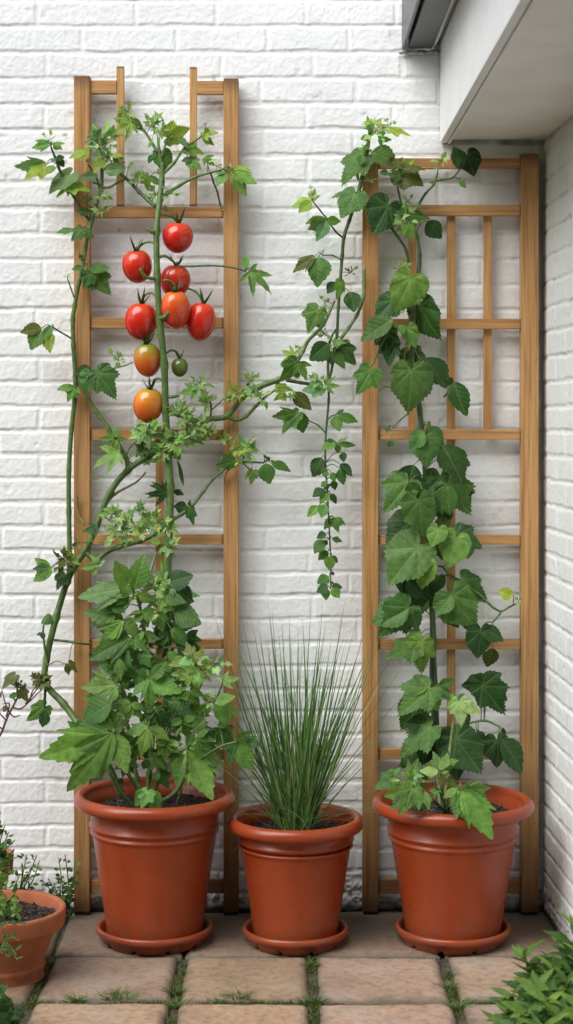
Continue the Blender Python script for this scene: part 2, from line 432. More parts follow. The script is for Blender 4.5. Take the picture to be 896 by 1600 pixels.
# ------------------------------------------------------------------ roof overhang and gutter
L = 2.6
ov = empty('roof_overhang', (.436,0,2.178)); tag(ov, 'white boxed roof overhang with fascia board and pale soffit above the right trellis', 'roof overhang')
box_obj('fascia_board', (.020,L,.80), (.446,-L/2-.002,2.178+.40), (0,0,0), M_FASCIA, ov, .003)
box_obj('soffit', (.40,L,.014), (.459+.20,-L/2-.004,2.195), (0,0,0), M_SOFFIT, ov, .001)
box_obj('drip_bead', (.006,L,.010), (.4615,-L/2-.006,2.1805), (0,0,0), M_SOFFIT, ov, .0015)
gt = empty('gutter', (.38,0,2.444)); tag(gt, 'dark grey metal gutter channel fixed along the white fascia board', 'gutter')
mb = MB()
prof = [(.327,2.60),(.327,2.446),(.329,2.443),(.334,2.443),(.3355,2.446),(.3355,2.475),(.346,2.475),(.346,2.449),(.348,2.446),(.412,2.446),(.414,2.449),(.414,2.60)]
n = len(prof); vs = [(x,-.004,z) for x,z in prof]+[(x,-L,z) for x,z in prof]
mb.add(vs, [(i,i+n,i+n+1,i+1) for i in range(n-1)]); mb.build('channel', M_GUTTER, gt, smooth=False)
box_obj('trim_strip', (.008,L,.14), (.4205,-L/2-.004,2.524), (0,0,0), M_SOFFIT, gt, .001)
box_obj('trim_strip', (.007,L,.13), (.4295,-L/2-.004,2.522), (0,0,0), M_GUTTER, gt, .001)
mb = MB()
for i in range(26):     # ragged bed of mortar where the channel meets the wall
    x = .325+i*.0043; s = random.uniform(.005,.009)
    bmv = bmesh.new(); bmesh.ops.create_icosphere(bmv, subdivisions=2, radius=s)
    mb.add([Vector((v.co.x*1.3+x, v.co.y*1.4-.010+random.uniform(-.003,.003), v.co.z*random.uniform(.55,.8)+2.434+random.uniform(-.002,.002))) for v in bmv.verts], [[v.index for v in f.verts] for f in bmv.faces]); bmv.free()
mb.build('mortar_bed', M_MORTAR, gt)

# ------------------------------------------------------------------ ground and paving
mb = MB()
mb.add([(-60,-60,-.026),(60,-60,-.026),(60,30,-.026),(-60,30,-.026)], [(0,1,2,3)])
tag(mb.build('ground', M_EARTH, smooth=False), kind='structure')
mb = MB()
us = np.arange(-1.3,1.0,.008); ys = np.arange(-1.35,0.0,.008)
vs = []; 
A, B = np.meshgrid(us, ys, indexing='ij')
hz = -.013+.004*vnoise(A,B,30,3)+.003*vnoise(A,B,80,4)
ny = len(ys)
mb.add(np.stack([A,B,hz],-1).reshape(-1,3).tolist(), [(i*ny+j,(i+1)*ny+j,(i+1)*ny+j+1,i*ny+j+1) for i in range(len(us)-1) for j in range(ny-1)])
tag(mb.build('joint_earth', M_EARTH), kind='structure')
# slabs: bevelled, a little uneven, chipped edges
mb = MB()
XJ = [-1.62,-1.285,-.95,-.612,-.268,.067,.406,.742,1.08,1.42,1.75]
YJ = [.0,-.414,-.763,-1.112,-1.461,-1.81,-2.2,-2.6,-3.0]
def slab(x0,x1,y0,y1,zt,tint,sd):
    nx = max(6,int((x1-x0)/.012)); nyy = max(6,int(abs(y1-y0)/.012))
    gx = np.linspace(0,1,nx+1); gy = np.linspace(0,1,nyy+1)
    GX, GY = np.meshgrid(gx, gy, indexing='ij')
    X = x0+(x1-x0)*GX; Y = y0+(y1-y0)*GY
    # ragged outline
    e = .0035; wx = vnoise(X,Y,18,sd)*e; wy = vnoise(X,Y,18,sd+1)*e
    ed = np.minimum(np.minimum(GX,1-GX)*(x1-x0), np.minimum(GY,1-GY)*abs(y1-y0))
    fall = sstep(.05,.0,ed); X = X+wx*fall; Y = Y+wy*fall
    Zz = zt + .0012*vnoise(X,Y,6,sd+2)+.0008*vnoise(X,Y,40,sd+3) - .0060*sstep(.009,-.001,ed) - .003*sstep(.03,0,ed)*np.clip(vnoise(X,Y,25,sd+4),0,1)
    v = np.stack([X,Y,Zz],-1); idx = lambda i,j: i*(nyy+1)+j
    vs = v.reshape(-1,3).tolist(); fs = [(idx(i,j),idx(i,j+1),idx(i+1,j+1),idx(i+1,j)) for i in range(nx) for j in range(nyy)]
    rim = [(i,0) for i in range(nx+1)]+[(nx,j) for j in range(1,nyy+1)]+[(i,nyy) for i in range(nx-1,-1,-1)]+[(0,j) for j in range(nyy-1,0,-1)]
    base = len(vs)
    for (i,j) in rim: vs.append((X[i,j],Y[i,j],-.04))
    m_ = len(rim)
    for k in range(m_):
        a = idx(*rim[k]); c = idx(*rim[(k+1)%m_]); fs.append((a,c,base+(k+1)%m_,base+k))
    edge = sstep(.02,.002,ed+.006*vnoise(X,Y,50,sd+5)).reshape(-1).tolist()+[1.0]*m_
    mb.add(vs, fs, [(*tint,1)]*len(vs), [(q,0,0) for q in edge])
sd = 100
for r_ in range(len(YJ)-1):
    for c_ in range(len(XJ)-1):
        if XJ[c_] > .7 and r_ < 2: pass
        g = .0135 if r_ > 0 else .006
        g0 = .0045 if r_ == 0 else (.0045 if r_ == 1 else .0145)
        g1 = .0045 if r_ == 0 else .0145
        t = random.uniform(.84,1.14); tint = (t*random.uniform(.96,1.06), t, t*random.uniform(.90,1.06))
        if r_ == 1 and c_ == 3: tint = (.86,.88,.90)
        if r_ == 2 and c_ in (3,4): tint = (1.12,1.08,1.0)
        if r_ == 0: tint = (.92,.92,.92)
        gl = .014 if c_ != 7 else .002
        xoff = -.05 if r_ == 0 else 0
        slab(XJ[c_]+g, XJ[c_+1]-g, YJ[r_]-(g0 if r_ else .012), YJ[r_+1]+g1, random.uniform(-.001,.0022), tint, sd); sd += 9
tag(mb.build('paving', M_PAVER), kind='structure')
# grey mortar slip filling one joint
mb = MB()
# moss and fine grass in the joints
def blade(mb, base, direc, length, width, bend, col, seg=4, side=None, tipcol=None):
    up = Vector((0,0,1)); d = Vector(direc).normalized()
    s = side if side is not None else d.cross(Vector((random.uniform(-1,1), random.uniform(-1,1), .2)))
    if s.length < 1e-3: s = Vector((1,0,0))
    s = s.normalized(); pts = []; p = Vector(base); cur = d.copy()
    vs = []; cs = []
    for i in range(seg+1):
        f = i/seg; w = width*(1-f**1.6)*.5+width*.02
        vs += [p-s*w, p+s*w]
        c = col if tipcol is None else tuple(col[k]*(1-f)+tipcol[k]*f for k in range(3))
        cs += [(*c[:3],1)]*2
        cur = (cur + Vector(bend)*(1.0/seg)).normalized(); p = p + cur*(length/seg)
    mb.add(vs, [(2*i,2*i+1,2*i+3,2*i+2) for i in range(seg)], cs)
mb = MB()
def mossy(x0,y0,x1,y1,w,n,hgt=.012):
    for _ in range(n):
        t = random.random(); x = x0+(x1-x0)*t; y = y0+(y1-y0)*t
        if vnoise(np.array([x]),np.array([y]),14,9)[0] < random.uniform(-.35,.55): continue
        dx_, dy_ = (y1-y0), -(x1-x0); l_ = math.hypot(dx_,dy_); o = random.gauss(0,.42)*w
        x += dx_/l_*o; y += dy_/l_*o
        g = random.uniform(.6,1.25); col = random.choice([(.085,.135,.022),(.06,.12,.022),(.13,.16,.035),(.045,.085,.018),(.17,.14,.06),(.14,.17,.04)])
        blade(mb, (x,y,-.012), (random.gauss(0,.6),random.gauss(0,.6),1), hgt*random.uniform(.5,1.5), random.uniform(.0018,.0035), (random.gauss(0,.4),random.gauss(0,.4),-.3), tuple(k*g for k in col), 2)
for x in XJ[3:8]:
    mossy(x,-.43,x,-1.15,.013,900 if x > -.5 else 1700)
mossy(-.62,-.02,-.62,-1.2,.018,1500); mossy(.066,-.42,.066,-.9,.014,1200,.016); mossy(.406,-.42,.408,-.95,.015,1500,.017); mossy(-.268,-.58,-.268,-.95,.015,1200,.017)
mossy(-.62,-.763,1.0,-.763,.012,5200,.014); mossy(-.6,-.414,.7,-.414,.006,1100,.010); mossy(.74,-.03,.752,-.5,.012,700,.012)
tag(mb.build('moss', M_BLADE), 'green moss and fine grass growing in the joints of the paving', 'moss', kind='stuff')
# countable tufts of grass
tufts = [(120,1561,.8),(172,1558,.9),(193,1557,1.0),(373,1557,1.05),(340,1560,.55),(275,1548,.75),(272,1568,.8),(494,1563,.9),(488,1505,.6),(700,1540,.8),(716,1572,1.0),(345,1489,.0)]
names = ['small fan of grass sprouting left in the front paving joint','grass clump in the front joint below the left pot, left of a close pair','grass clump in the front joint below the left pot, right of a close pair','spiky grass tuft in the front joint between the left and middle pots','tiny grass sprig in the front joint just left of the spiky tuft','grass tuft in the crossing of joints right of the left saucer','lower grass tuft spilling forward from the left joint crossing','grass tuft at the joint crossing in front of the middle saucer','small grass tuft tucked against the right of the middle saucer','mossy grass tuft in the joint in front of the right saucer','broad grass tuft at the right joint crossing near the front bush']
for (px,py,s), lab in zip(tufts, names):
    d = F*H/(py-CY); x = (px-CX)*d/F; y = d-D
    mb = MB()
    for _ in range(int(64*max(s,.6))):
        a = random.uniform(0,6.28); l = random.uniform(.020,.048)*s
        g = random.uniform(.65,1.2)
        blade(mb, (x+random.gauss(0,.010*s), y+random.gauss(0,.004), -.012), (math.cos(a)*.75+random.gauss(0,.2),math.sin(a)*.6,1), l+.012, .0026, (math.cos(a)*.5,math.sin(a)*.3,-.5), (.10*g,.20*g,.04*g), 4, tipcol=(.14*g,.20*g,.05*g))
    tag(mb.build('grass_tuft', M_BLADE, origin=(x,y,-.012)), lab, 'grass tuft', 'grass tufts in the paving joints')

# ------------------------------------------------------------------ trellises
def beam(name, x0, x1, z0, z1, y0, y1, par, horiz):
    if horiz: return box_obj(name, (z1-z0, y1-y0, x1-x0), ((x0+x1)/2,(y0+y1)/2,(z0+z1)/2), (0,R(90),0), M_WOOD, par, .0022)
    return box_obj(name, (x1-x0, y1-y0, z1-z0), ((x0+x1)/2,(y0+y1)/2,(z0+z1)/2), (0,0,0), M_WOOD, par, .0022)
YF = -.058
def px_x(px, y): return (px-CX)*(D+y)/F
def px_z(py, y): return H-(py-CY)*(D+y)/F
def trellis(label, posts, rails, slats, uprights=()):
    xs = [px_x(p,YF) for q in posts for p in q[:2]]
    t = empty('garden_trellis', ((xs[0]+xs[-1])/2, -.035, 0)); tag(t, label, 'trellis')
    for (a,b,top) in posts:
        x0 = px_x(a,YF); x1 = px_x(b,YF)
        beam('post', x0, x1, .011, px_z(top,YF), YF, -.014, t, False)
        box_obj('foot', (x1-x0-.004,.038,.0125), ((x0+x1)/2,-.036,.0055), (0,0,0), M_RUBBER, t, .001)
    for (a,b,t0,t1) in rails: beam('rail', px_x(a,-.05)+.0028*(a not in (307.5,)), px_x(b,-.05)-.0028*(b not in (182.5,)), px_z(t1,-.05), px_z(t0,-.05), -.050, -.029, t, True)
    for (a,b,t0,t1) in slats: beam('slat', px_x(a,-.028), px_x(b,-.028), px_z(t1,-.028), px_z(t0,-.028), -.0285, -.014, t, False)
    for (a,b,t0,t1) in uprights: beam('upright', px_x(a,-.048), px_x(b,-.048), px_z(t1,-.05)+.001, px_z(t0,-.05), -.0475, -.029, t, False)
    return t
trellis('taller wooden trellis on the left with open top, behind the red tomatoes',
    [(115.5,140.5,118),(349.5,373,122)],
    [(139,182.5,125,146),(307.5,351,126,147),(139,351,323,340),(139,351,496,513),(139,351,671,688),(139,351,835,851),(139,351,999,1014),(139,351,1172,1188),(139,351,1375,1396)],
    [(243.5,256.5,674,1385)],
    [(182,194,103,322),(296.5,308,104,322)])
trellis('shorter wooden trellis on the right under the white roof overhang',
    [(567,591.5,247),(815,842,240)],
    [(590,817,247,263),(590,817,320,337),(590,817,498,514),(590,817,671,687),(590,817,836,851),(590,817,999,1015),(590,817,1170,1187),(590,817,1374,1396)],
    [(638,651,323,684),(699,712,323,1384),(756,769,323,684)])

# ------------------------------------------------------------------ pots and saucers
def soil_disc(parent, c, r, z, seed):
    mb = MB(); vs = [(c[0],c[1],z+.004)]; fs = []; nr = 26; na = 90
    for i in range(1,nr+1):
        for k in range(na):
            a = 2*math.pi*k/na; rr = r*i/nr; x = c[0]+rr*math.cos(a); y = c[1]+rr*math.sin(a)
            vs.append((x,y,0))
    V = np.array(vs); V[:,2] = z + .006*(1-(np.hypot(V[:,0]-c[0],V[:,1]-c[1])/r)**2)+.005*vnoise(V[:,0],V[:,1],25,seed)+.0045*vnoise(V[:,0],V[:,1],90,seed+1)
    for k in range(na): fs.append((0,1+k,1+(k+1)%na))
    for i in range(nr-1):
        for k in range(na): fs.append((1+i*na+k,1+(i+1)*na+k,1+(i+1)*na+(k+1)%na,1+i*na+(k+1)%na))
    mb.add(V.tolist(), fs)
    for _ in range(170):    # crumbs and bark chips
        a = random.uniform(0,6.28); rr = r*math.sqrt(random.random())*.97; s = random.uniform(.0015,.0052)
        bmv = bmesh.new(); bmesh.ops.create_icosphere(bmv, subdivisions=1, radius=s)
        q = [random.uniform(.5,1.5) for _ in range(3)]
        mb.add([Vector((v.co.x*q[0]+c[0]+rr*math.cos(a), v.co.y*q[1]+c[1]+rr*math.sin(a), v.co.z*q[2]*.7+z+.006)) for v in bmv.verts], [[v.index for v in f.verts] for f in bmv.faces]); bmv.free()
    mb.build('soil', M_SOIL, parent)
def tub(px, y, rim, rimz, body, bands, soilz, lab, saucer, slab_):
    d = D+y; s = d/F; x = (px-CX)*s
    t = empty('plant_pot', (x,y,0)); tag(t, lab, 'plant pot', 'large terracotta tubs under the trellises')
    rb, rt = body; zt = rimz-10; c = (x,y,0)
    pr = [(0,6.5),(rb-5,6.5),(rb-1.5,7.5),(rb,10)]
    def rr(z): return rb+(rt-rb)*(z-10)/(zt-10)
    pr += [(rb+.8,14),(rb+1.6,16),(rr(20)+.2,19),(rr(60),60),(rr(110),110)]
    for bz in bands:
        pr += [(rr(bz-6),bz-6),(rr(bz-3)+.5,bz-3),(rr(bz)+3.5,bz),(rr(bz+2)+3.3,bz+1.8),(rr(bz+4)+.0,bz+4.2)]
    pr += [(rr(zt-3),zt-3),(rr(zt)+.4,zt)]
    mb = MB(); lathe(mb, [(a*s,b*s) for a,b in pr], c, 128); mb.build('body', M_POT, t)
    R0 = rim
    rp = [(rr(zt)+.5,zt+.2),(R0-7,zt+.6),(R0-3,zt+2),(R0-.6,zt+5.5),(R0,zt+10),(R0-1.2,zt+14.5),(R0-4.5,zt+18.5),(R0-9,zt+20.2),(R0-13,zt+19),(R0-16,zt+15.5),(R0-17.5,zt+10),(min(R0-20,rr(zt)-.6),zt+1),(rr(soilz-4)-1.8,soilz-4)]
    mb = MB(); lathe(mb, [(a*s,b*s) for a,b in smooth_prof(rp,3)], c, 128); mb.build('rim', M_POT, t)
    soil_disc(t, c, (rr(soilz)-1.6)*s, soilz*s, int(px))
    q = saucer
    sp = [(0,1),(q-14,1),(q-12.5,.6),(q-11,2.5),(q-6,9.5),(q-3.2,11.5),(q-1,13),(q,15.5),(q-.4,18.5),(q-2.5,20.5),(q-5.5,20.3),(q-8,18),(q-11,11),(q-14,6.2),(q-18,5.6),(0,5.6)]
    mb = MB()
    lathe(mb, [((a+1.5 if a > 20 else a)*s,(b*1.28 if b > 8 else b)*s) for a,b in sp], c, 144)
    # little drainage notches in the foot ring
    vs = np.array(mb.v); 
    ang = np.arctan2(vs[:,1]-y, vs[:,0]-x); rad = np.hypot(vs[:,0]-x, vs[:,1]-y)/s
    m_ = (np.abs(((ang*5/math.pi+.5) % 1)-.5) < .075) & (vs[:,2] < 4*s) & (rad > q-13)
    vs[m_,2] += 4.2*s
    mb.v = [tuple(v) for v in vs]
    o = mb.build('pot_saucer', M_POT, origin=(x,y,0)); tag(o, slab_, 'saucer', 'terracotta saucers under the tubs')
    return t, c, s
_, cL, sL = tub(242,-.281,125.5,222,(73,103),(172,183),206,'large terracotta tub at left, below the tomatoes, holding a bushy leafy plant',90,'terracotta saucer under the left tub with the bushy plant')
_, cM, sM = tub(462,-.300,107.5,188,(64,90.5),(152,162),172,'smaller terracotta tub in the middle, holding the spiky grass',82,'smaller terracotta saucer under the middle tub with grass')
_, cR, sR = tub(708,-.284,126,213,(72.5,104),(162,173),196,'large terracotta tub at right, in the corner under the hop vine',89,'terracotta saucer under the right tub by the corner')
# bowl pot at the left edge
s = (D-.58)/F; x = (2-CX)*s
t = empty('bowl_planter', (x,-.58,0)); tag(t, 'low clay bowl planter at left edge, cut by the frame, with bare soil', 'plant pot')
cB = (x,-.58,0); sB = s
mb = MB(); lathe(mb, [(a*s,b*s) for a,b in smooth_prof([(0,0.5),(62,0.5),(64,2),(65.5,8),(67,14),(68.5,19),(68.2,22),(67.2,24.5),(70,34),(76,50),(82,66),(86,76),(87,79.5)],3)], cB, 128); mb.build('body', M_CLAY, t)
mb = MB(); lathe(mb, [(a*s,b*s) for a,b in [(87,79.5),(97,80),(98.6,81.2),(99.2,84),(101,104),(100.6,107),(99,108.6),(95,109),(92.5,108.2),(91,105),(88,90),(84,70)]], cB, 128); mb.build('rim', M_CLAY, t)
soil_disc(t, cB, 89.2*s, 92*s, 5)
# taller clay pot behind it
s = (D-.24)/F; x = (-38-CX)*s
t = empty('clay_pot', (x,-.24,0)); tag(t, 'old chipped clay pot at left edge behind the bowl planter, with weeds', 'plant pot')
cC = (x,-.24,0); sC = s
mb = MB(); lathe(mb, [(a*s,b*s) for a,b in [(0,.6),(36,.6),(38,3),(46,60),(50,90),(51,96)]], cC, 80, .006); mb.build('body', M_CLAY, t)
mb = MB(); lathe(mb, [(a*s,b*s) for a,b in [(51,96),(55,96.4),(56.5,98),(58.5,124),(57.8,127),(55,128),(52,126),(50,112),(48,90)]], cC, 80, .012); mb.build('rim', M_CLAY, t)
soil_disc(t, cC, 49.4*s, 110*s, 8)
# ------------------------------------------------------------------ leaves
DK = (.037,.105,.027); MD = (.082,.195,.042); GR = (.170,.340,.072); LT = (.40,.62,.23); YL = (.30,.43,.06); PA = (.15,.28,.11); OL = (.100,.125,.022)
LOBES = {
 'S': [(0,1,.31)], 'W': [(0,1,.43)], 'P': [(0,1,.25),(27,.70,.13),(-27,.70,.13)], 'N': [(0,1,.10)], 'V': [(0,1,.17)],
 'T': [(0,1,.24),(52,.74,.20),(-52,.74,.20)],
 'F': [(0,1,.17),(44,.86,.15),(-44,.86,.15),(92,.58,.13),(-92,.58,.13)],
 'H': [(0,1,.36),(40,.86,.30),(-40,.86,.30),(84,.66,.27),(-84,.66,.27),(124,.46,.22),(-124,.46,.22)],
 'G': [(0,1,.33),(48,.78,.26),(-48,.78,.26),(98,.52,.22),(-98,.52,.22)],
}
def make_outline(lobes, nt, ser):
    """(angle, radius, lobe axis angle, along, lateral) around the leaf, star-shaped about its base"""
    prof = []
    for (ph, L_, W) in lobes:
        ph = R(ph); pts = []
        ts = [(.06+.94*i/nt) for i in range(nt+1)]
        for i, t_ in enumerate(ts):
            w = W*(max(math.sin(math.pi*min(t_**.82,1)),0))**.86
            if i == nt: w = 0
            q = 1-(ser if (i % 2 == 1) else 0)*(1-t_*.35)
            pts.append((math.atan2(w*L_,t_*L_), math.hypot(w*L_,t_*L_)*(q if i < nt else 1)))
        pts.sort()
        prof.append((ph, pts))
    def rad(th, k):
        ph, pts = prof[k]; a = abs(th-ph)
        if a > pts[-1][0]: return 0
        for i in range(len(pts)-1):
            if pts[i][0] <= a <= pts[i+1][0]:
                f = (a-pts[i][0])/max(pts[i+1][0]-pts[i][0],1e-6); return pts[i][1]*(1-f)+pts[i+1][1]*f
        return 0
    ths = []
    for k, (ph, pts) in enumerate(prof):
        for (a, r_) in pts:
            for sgn in (1,-1):
                th = ph+sgn*a
                if all(rad(th,j) <= r_+1e-6 for j in range(len(prof)) if j != k): ths.append((th, r_, k))
    ths = sorted(set(ths)); out = []
    for (th, r_, k) in ths:
        ph = prof[k][0]
        if out and abs(th-out[-1][0]) < .004: continue
        out.append((th, r_, r_*math.cos(th-ph)/lobes[k][1], r_*math.sin(th-ph)/lobes[k][1]))
    return out
CTRL = {
 'H': ([(0,1.0),(5,.925),(12,.83),(21,.745),(32,.69),(44,.68),(56,.60),(72,.53),(84,.51),(96,.48),(112,.43),(128,.38),(142,.32),(154,.22),(162,.10)], [0,44,90,134]),
 'G': ([(0,1.0),(5,.91),(11,.79),(18,.68),(25,.60),(31,.575),(38,.63),(46,.665),(53,.60),(63,.49),(73,.42),(82,.43),(91,.44),(100,.40),(114,.34),(130,.29),(144,.23),(155,.11)], [0,47,91,134]),
}
def ctrl_outline(kind, step, ser):
    pts, axes = CTRL[kind]; ang = []; a = 0.0; i = 0; half = []
    tips = [p[0] for p in pts]
    while a <= pts[-1][0]+.01:
        for j in range(len(pts)-1):
            if pts[j][0] <= a <= pts[j+1][0]+1e-6:
                f = (a-pts[j][0])/(pts[j+1][0]-pts[j][0]); f = f*f*(3-2*f)*.4+f*.6
                r_ = pts[j][1]*(1-f)+pts[j+1][1]*f; break
        half.append((a, r_*(1-(ser if i % 2 == 1 else 0))))
        a += step*(.55 if a < 14 else 1.0); i += 1
    full = [(-q[0], q[1]) for q in half[::-1] if q[0] > 0] + half
    out = []
    for (d_, r_) in full:
        ax_ = min(axes, key=lambda x: abs(abs(d_)-x)); sg = 1 if d_ >= 0 else -1
        rel = R(abs(d_)-ax_)*sg
        out.append((R(d_), r_, r_*math.cos(rel), r_*math.sin(rel)))
    return out
OUT = {k: make_outline(v, {'F':8,'T':9,'N':8,'V':10}.get(k,13), {'N':.0,'V':.05,'H':.075,'G':.09,'S':.08,'W':.08,'P':.10,'T':.10,'F':.12}[k]) for k, v in LOBES.items()}
OUTS = {k: make_outline(v, 4 if k in 'FHGT' else 6, .10) for k, v in LOBES.items()}
OUT['H'] = ctrl_outline('H', 4.6, .055); OUT['G'] = ctrl_outline('G', 4.2, .085)
OUTS['H'] = ctrl_outline('H', 9, .06); OUTS['G'] = ctrl_outline('G', 8, .09)
def leaf(mb, base, tip, kind, col, nrm=None, droop=.18, fold=.22, small=False, jit=.35):
    base = Vector(base); tip = Vector(tip); ax = tip-base; Ln = ax.length
    if Ln < 1e-4: return
    ax.normalize()
    if nrm is None: nrm = Vector((random.gauss(0,jit), -.85+random.gauss(0,.12), .45+random.gauss(0,jit)))
    n = (nrm-ax*nrm.dot(ax)); n.normalize(); b = n.cross(ax)
    ol = (OUTS if small else OUT)[kind]
    rings = (.5,1) if small else (.3,.62,.86,1)
    rv = random.random(); g = random.uniform(.80,1.18)
    tint = (g*random.uniform(.88,1.12), g, g*random.uniform(.85,1.15))
    c = tuple(col[i]*tint[i] for i in range(3))
    vs = [base]; cs = [(c[0]*1.25+.01,c[1]*1.2+.01,c[2]*1.1,1)]; ls = [(0,0,rv)]
    dr = droop*random.uniform(.3,1.5); w1 = random.uniform(0,6.28); wa = random.uniform(.01,.035)
    asym = random.uniform(-.16,.16); bendx = random.uniform(-.10,.10)
    lim = max(abs(o[0]) for o in ol)
    for q in rings:
        for (th, r_, al, la) in ol:
            u = r_*q*math.cos(th); v = r_*q*math.sin(th)*(1+asym*(1 if th > 0 else -1))
            v += bendx*u*u
            h = fold*abs(la)*q*.8 - dr*(max(u,0)**2) - dr*.8*(v*v) + wa*q*q*math.sin(w1+th*5+u*5)
            vs.append(base+ax*(u*Ln)+b*(v*Ln)+n*(h*Ln))
            e = 1-.12*q
            cs.append((c[0]*e,c[1]*e,c[2]*e,1)); ls.append((al*q, la*q, rv))
    m = len(ol); fs = [(0,1+i,2+i) for i in range(m-1)]
    for k in range(len(rings)-1):
        for i in range(m-1):
            a = 1+k*m+i; fs.append((a,a+m,a+m+1,a+1))
    mb.add(vs, fs, cs, ls)

class Plant:
    """stems and leaves of one plant; crop coordinates (x0,y0,scale) are measurements read off enlarged views of the photograph"""
    def __init__(s): s.st = MB(); s.lf = MB(); s.lines = []; s.z = (0,0,1)
    def at(s, x, y): return (s.z[0]+x/s.z[2], s.z[1]+y/s.z[2])
    def stem(s, pts, r0, r1, col=(.07,.13,.035), y=-.075, y1=None, node=.3, sub=6, wav=.004):
        n = len(pts); w = []
        for i, p in enumerate(pts):
            yy = y if y1 is None else y+(y1-y)*i/(n-1)
            q = s.at(*p[:2]); yy = p[2] if len(p) > 2 else yy+random.uniform(-wav,wav)
            w.append(P(q[0],q[1],yy))
        line = tube(s.st, w, r0*.00177*.5, r1*.00177*.5, 8, sub, node, (*col,1)); s.lines += line
        return line
    def near(s, p, dmax):
        best = None; bd = dmax
        for q in s.lines:
            d = math.hypot(q.x-p.x, (q.z-p.z))
            if q.z < p.z - .03: d *= .85
            if d < bd: bd = d; best = q
        return best
    def leaf(s, x0, y0, x1, y1, kind='S', col=MD, y=None, pet=True, tilt=None, droop=.18, jit=.35, back=False):
        a = s.at(x0,y0); b = s.at(x1,y1)
        if y is None: y = random.uniform(*s.yr)
        base = P(a[0],a[1],y); flat = (P(b[0],b[1],y)-base).length
        if tilt is None: tilt = random.uniform(-.10,.42)
        tip = P(b[0],b[1],y-tilt*flat)
        leaf(s.lf, base, tip, kind, col, droop=droop, jit=jit)
        if pet:
            q = s.near(base, .13)
            if q is not None and (q-base).length > .004:
                mid = (q+base)/2+Vector((0,-.004,.006+.10*(q-base).length))
                tube(s.st, [q, mid, base], .0016, .0010, 5, 4, 0, (.085,.135,.045,1))
    def cluster(s, x, y, r, n=9, col=LT, kinds='FTTSVG', dep=None, up=.25, sz=1.0):
        if col == GR: col = tuple(.5*(GR[q]+LT[q]) for q in range(3))
        n = int(n*1.3)
        c = s.at(x,y); rr = r/s.z[2]
        if dep is None: dep = random.uniform(*s.yr)
        c3 = P(c[0],c[1],dep); rw = rr*.00177
        q = s.near(c3, .07)
        if q is not None: tube(s.st, [q, (q+c3)/2+Vector((0,-.003,.002)), c3], .0014, .0008, 5, 3, 0, (.12,.17,.05,1))
        for i in range(n):
            a = random.uniform(0,6.283); d = Vector((math.cos(a), -random.uniform(.1,.9), math.sin(a)*.9+up)).normalized()
            b0 = c3+d*rw*random.uniform(.12,.78)+Vector((random.gauss(0,.20)*rw,0,random.gauss(0,.15)*rw)); ln = rw*random.uniform(.45,.95)*sz
            tube(s.st, [c3, b0], .0007, .0005, 4, 1, 0, (.13,.19,.06,1), straight=True)
            cc = tuple(col[k]*random.uniform(.75,1.2) for k in range(3))
            if random.random() < .22: cc = tuple((cc[k]+GR[k])/2 for k in range(3))
            leaf(s.lf, b0, b0+d*ln, random.choice(kinds), cc, small=True, jit=.45, droop=.3)
        for i in range(n//3):   # tiny buds
            b0 = c3+Vector((random.gauss(0,.22)*rw,-random.uniform(0,.3)*rw,random.gauss(0,.22)*rw+.1*rw))
            tube(s.st, [c3, b0], .0006, .0005, 4, 1, 0, (.16,.20,.08,1), straight=True)
            leaf(s.lf, b0, b0+Vector((random.gauss(0,.3),-.3,.8))*rw*.22, 'W', (.24,.33,.12), small=True)
    def done(s, name, root, label, cat, sm=None, lm=None):
        o = empty(name, root); tag(o, label, cat)
        s.st.build('stem', sm or M_STEM, o)
        if s.lf.v: s.lf.build('foliage', lm or M_LEAF, o)
        return o
GS = (.078,.145,.034); DS = (.045,.088,.024); PS = (.12,.19,.060)

# ================================================================== tomato vine on the left trellis
v = Plant(); v.yr = (-.125,-.085)
v.z = (0,0,1)
v.stem([(262,1000,-.16),(262,930,-.15),(262,870,-.14),(265,815,-.135),(266,760,-.13),(262,700,-.13),(259,640,-.135),(257,570,-.150),(250,500,-.158),(246,430,-.158),(245,360,-.150),(249,320,-.13),(253,285,-.115),(254,255,-.11)], 13.5, 8, GS)
v.stem([(254,262,-.11),(249,235,-.11),(247,215,-.105)], 7, 3, GS)
# cane rising from the pot along the left, leaning right to the hanging vine
v.stem([(190,1240,-.26),(160,1180,-.25),(122,1130,-.17),(100,1100,-.14),(72,1068,-.12),(73,1030,-.11),(88,965,-.10),(105,910,-.095),(120,880,-.095),(134,860,-.09),(150,825,-.09),(172,770,-.09),(200,735,-.095),(235,710,-.10),(270,685,-.10),(320,657,-.095),(355,650,-.09),(380,620,-.085),(405,605,-.08),(436,593,-.075),(452,585,-.075),(467,573,-.07)], 11, 8.5, GS)
v.stem([(355,650,-.09),(370,656,-.09),(385,650,-.09),(400,635,-.09),(415,620,-.09),(433,608,-.085)], 8, 3, GS)
v.stem([(134,862,-.09),(150,875,-.10),(165,864,-.10),(185,855,-.11),(220,845,-.12),(245,833,-.13),(265,815,-.135),(285,803,-.12),(302,788,-.11),(318,768,-.10),(330,752,-.095),(345,738,-.09),(362,725,-.09),(385,722,-.085),(413,723,-.085)], 9, 3, GS)
v.stem([(200,734,-.095),(197,715,-.095),(185,695,-.09),(170,670,-.09),(150,642,-.085),(138,622,-.085),(128,604,-.08),(118,594,-.08)], 7.5, 5, GS)
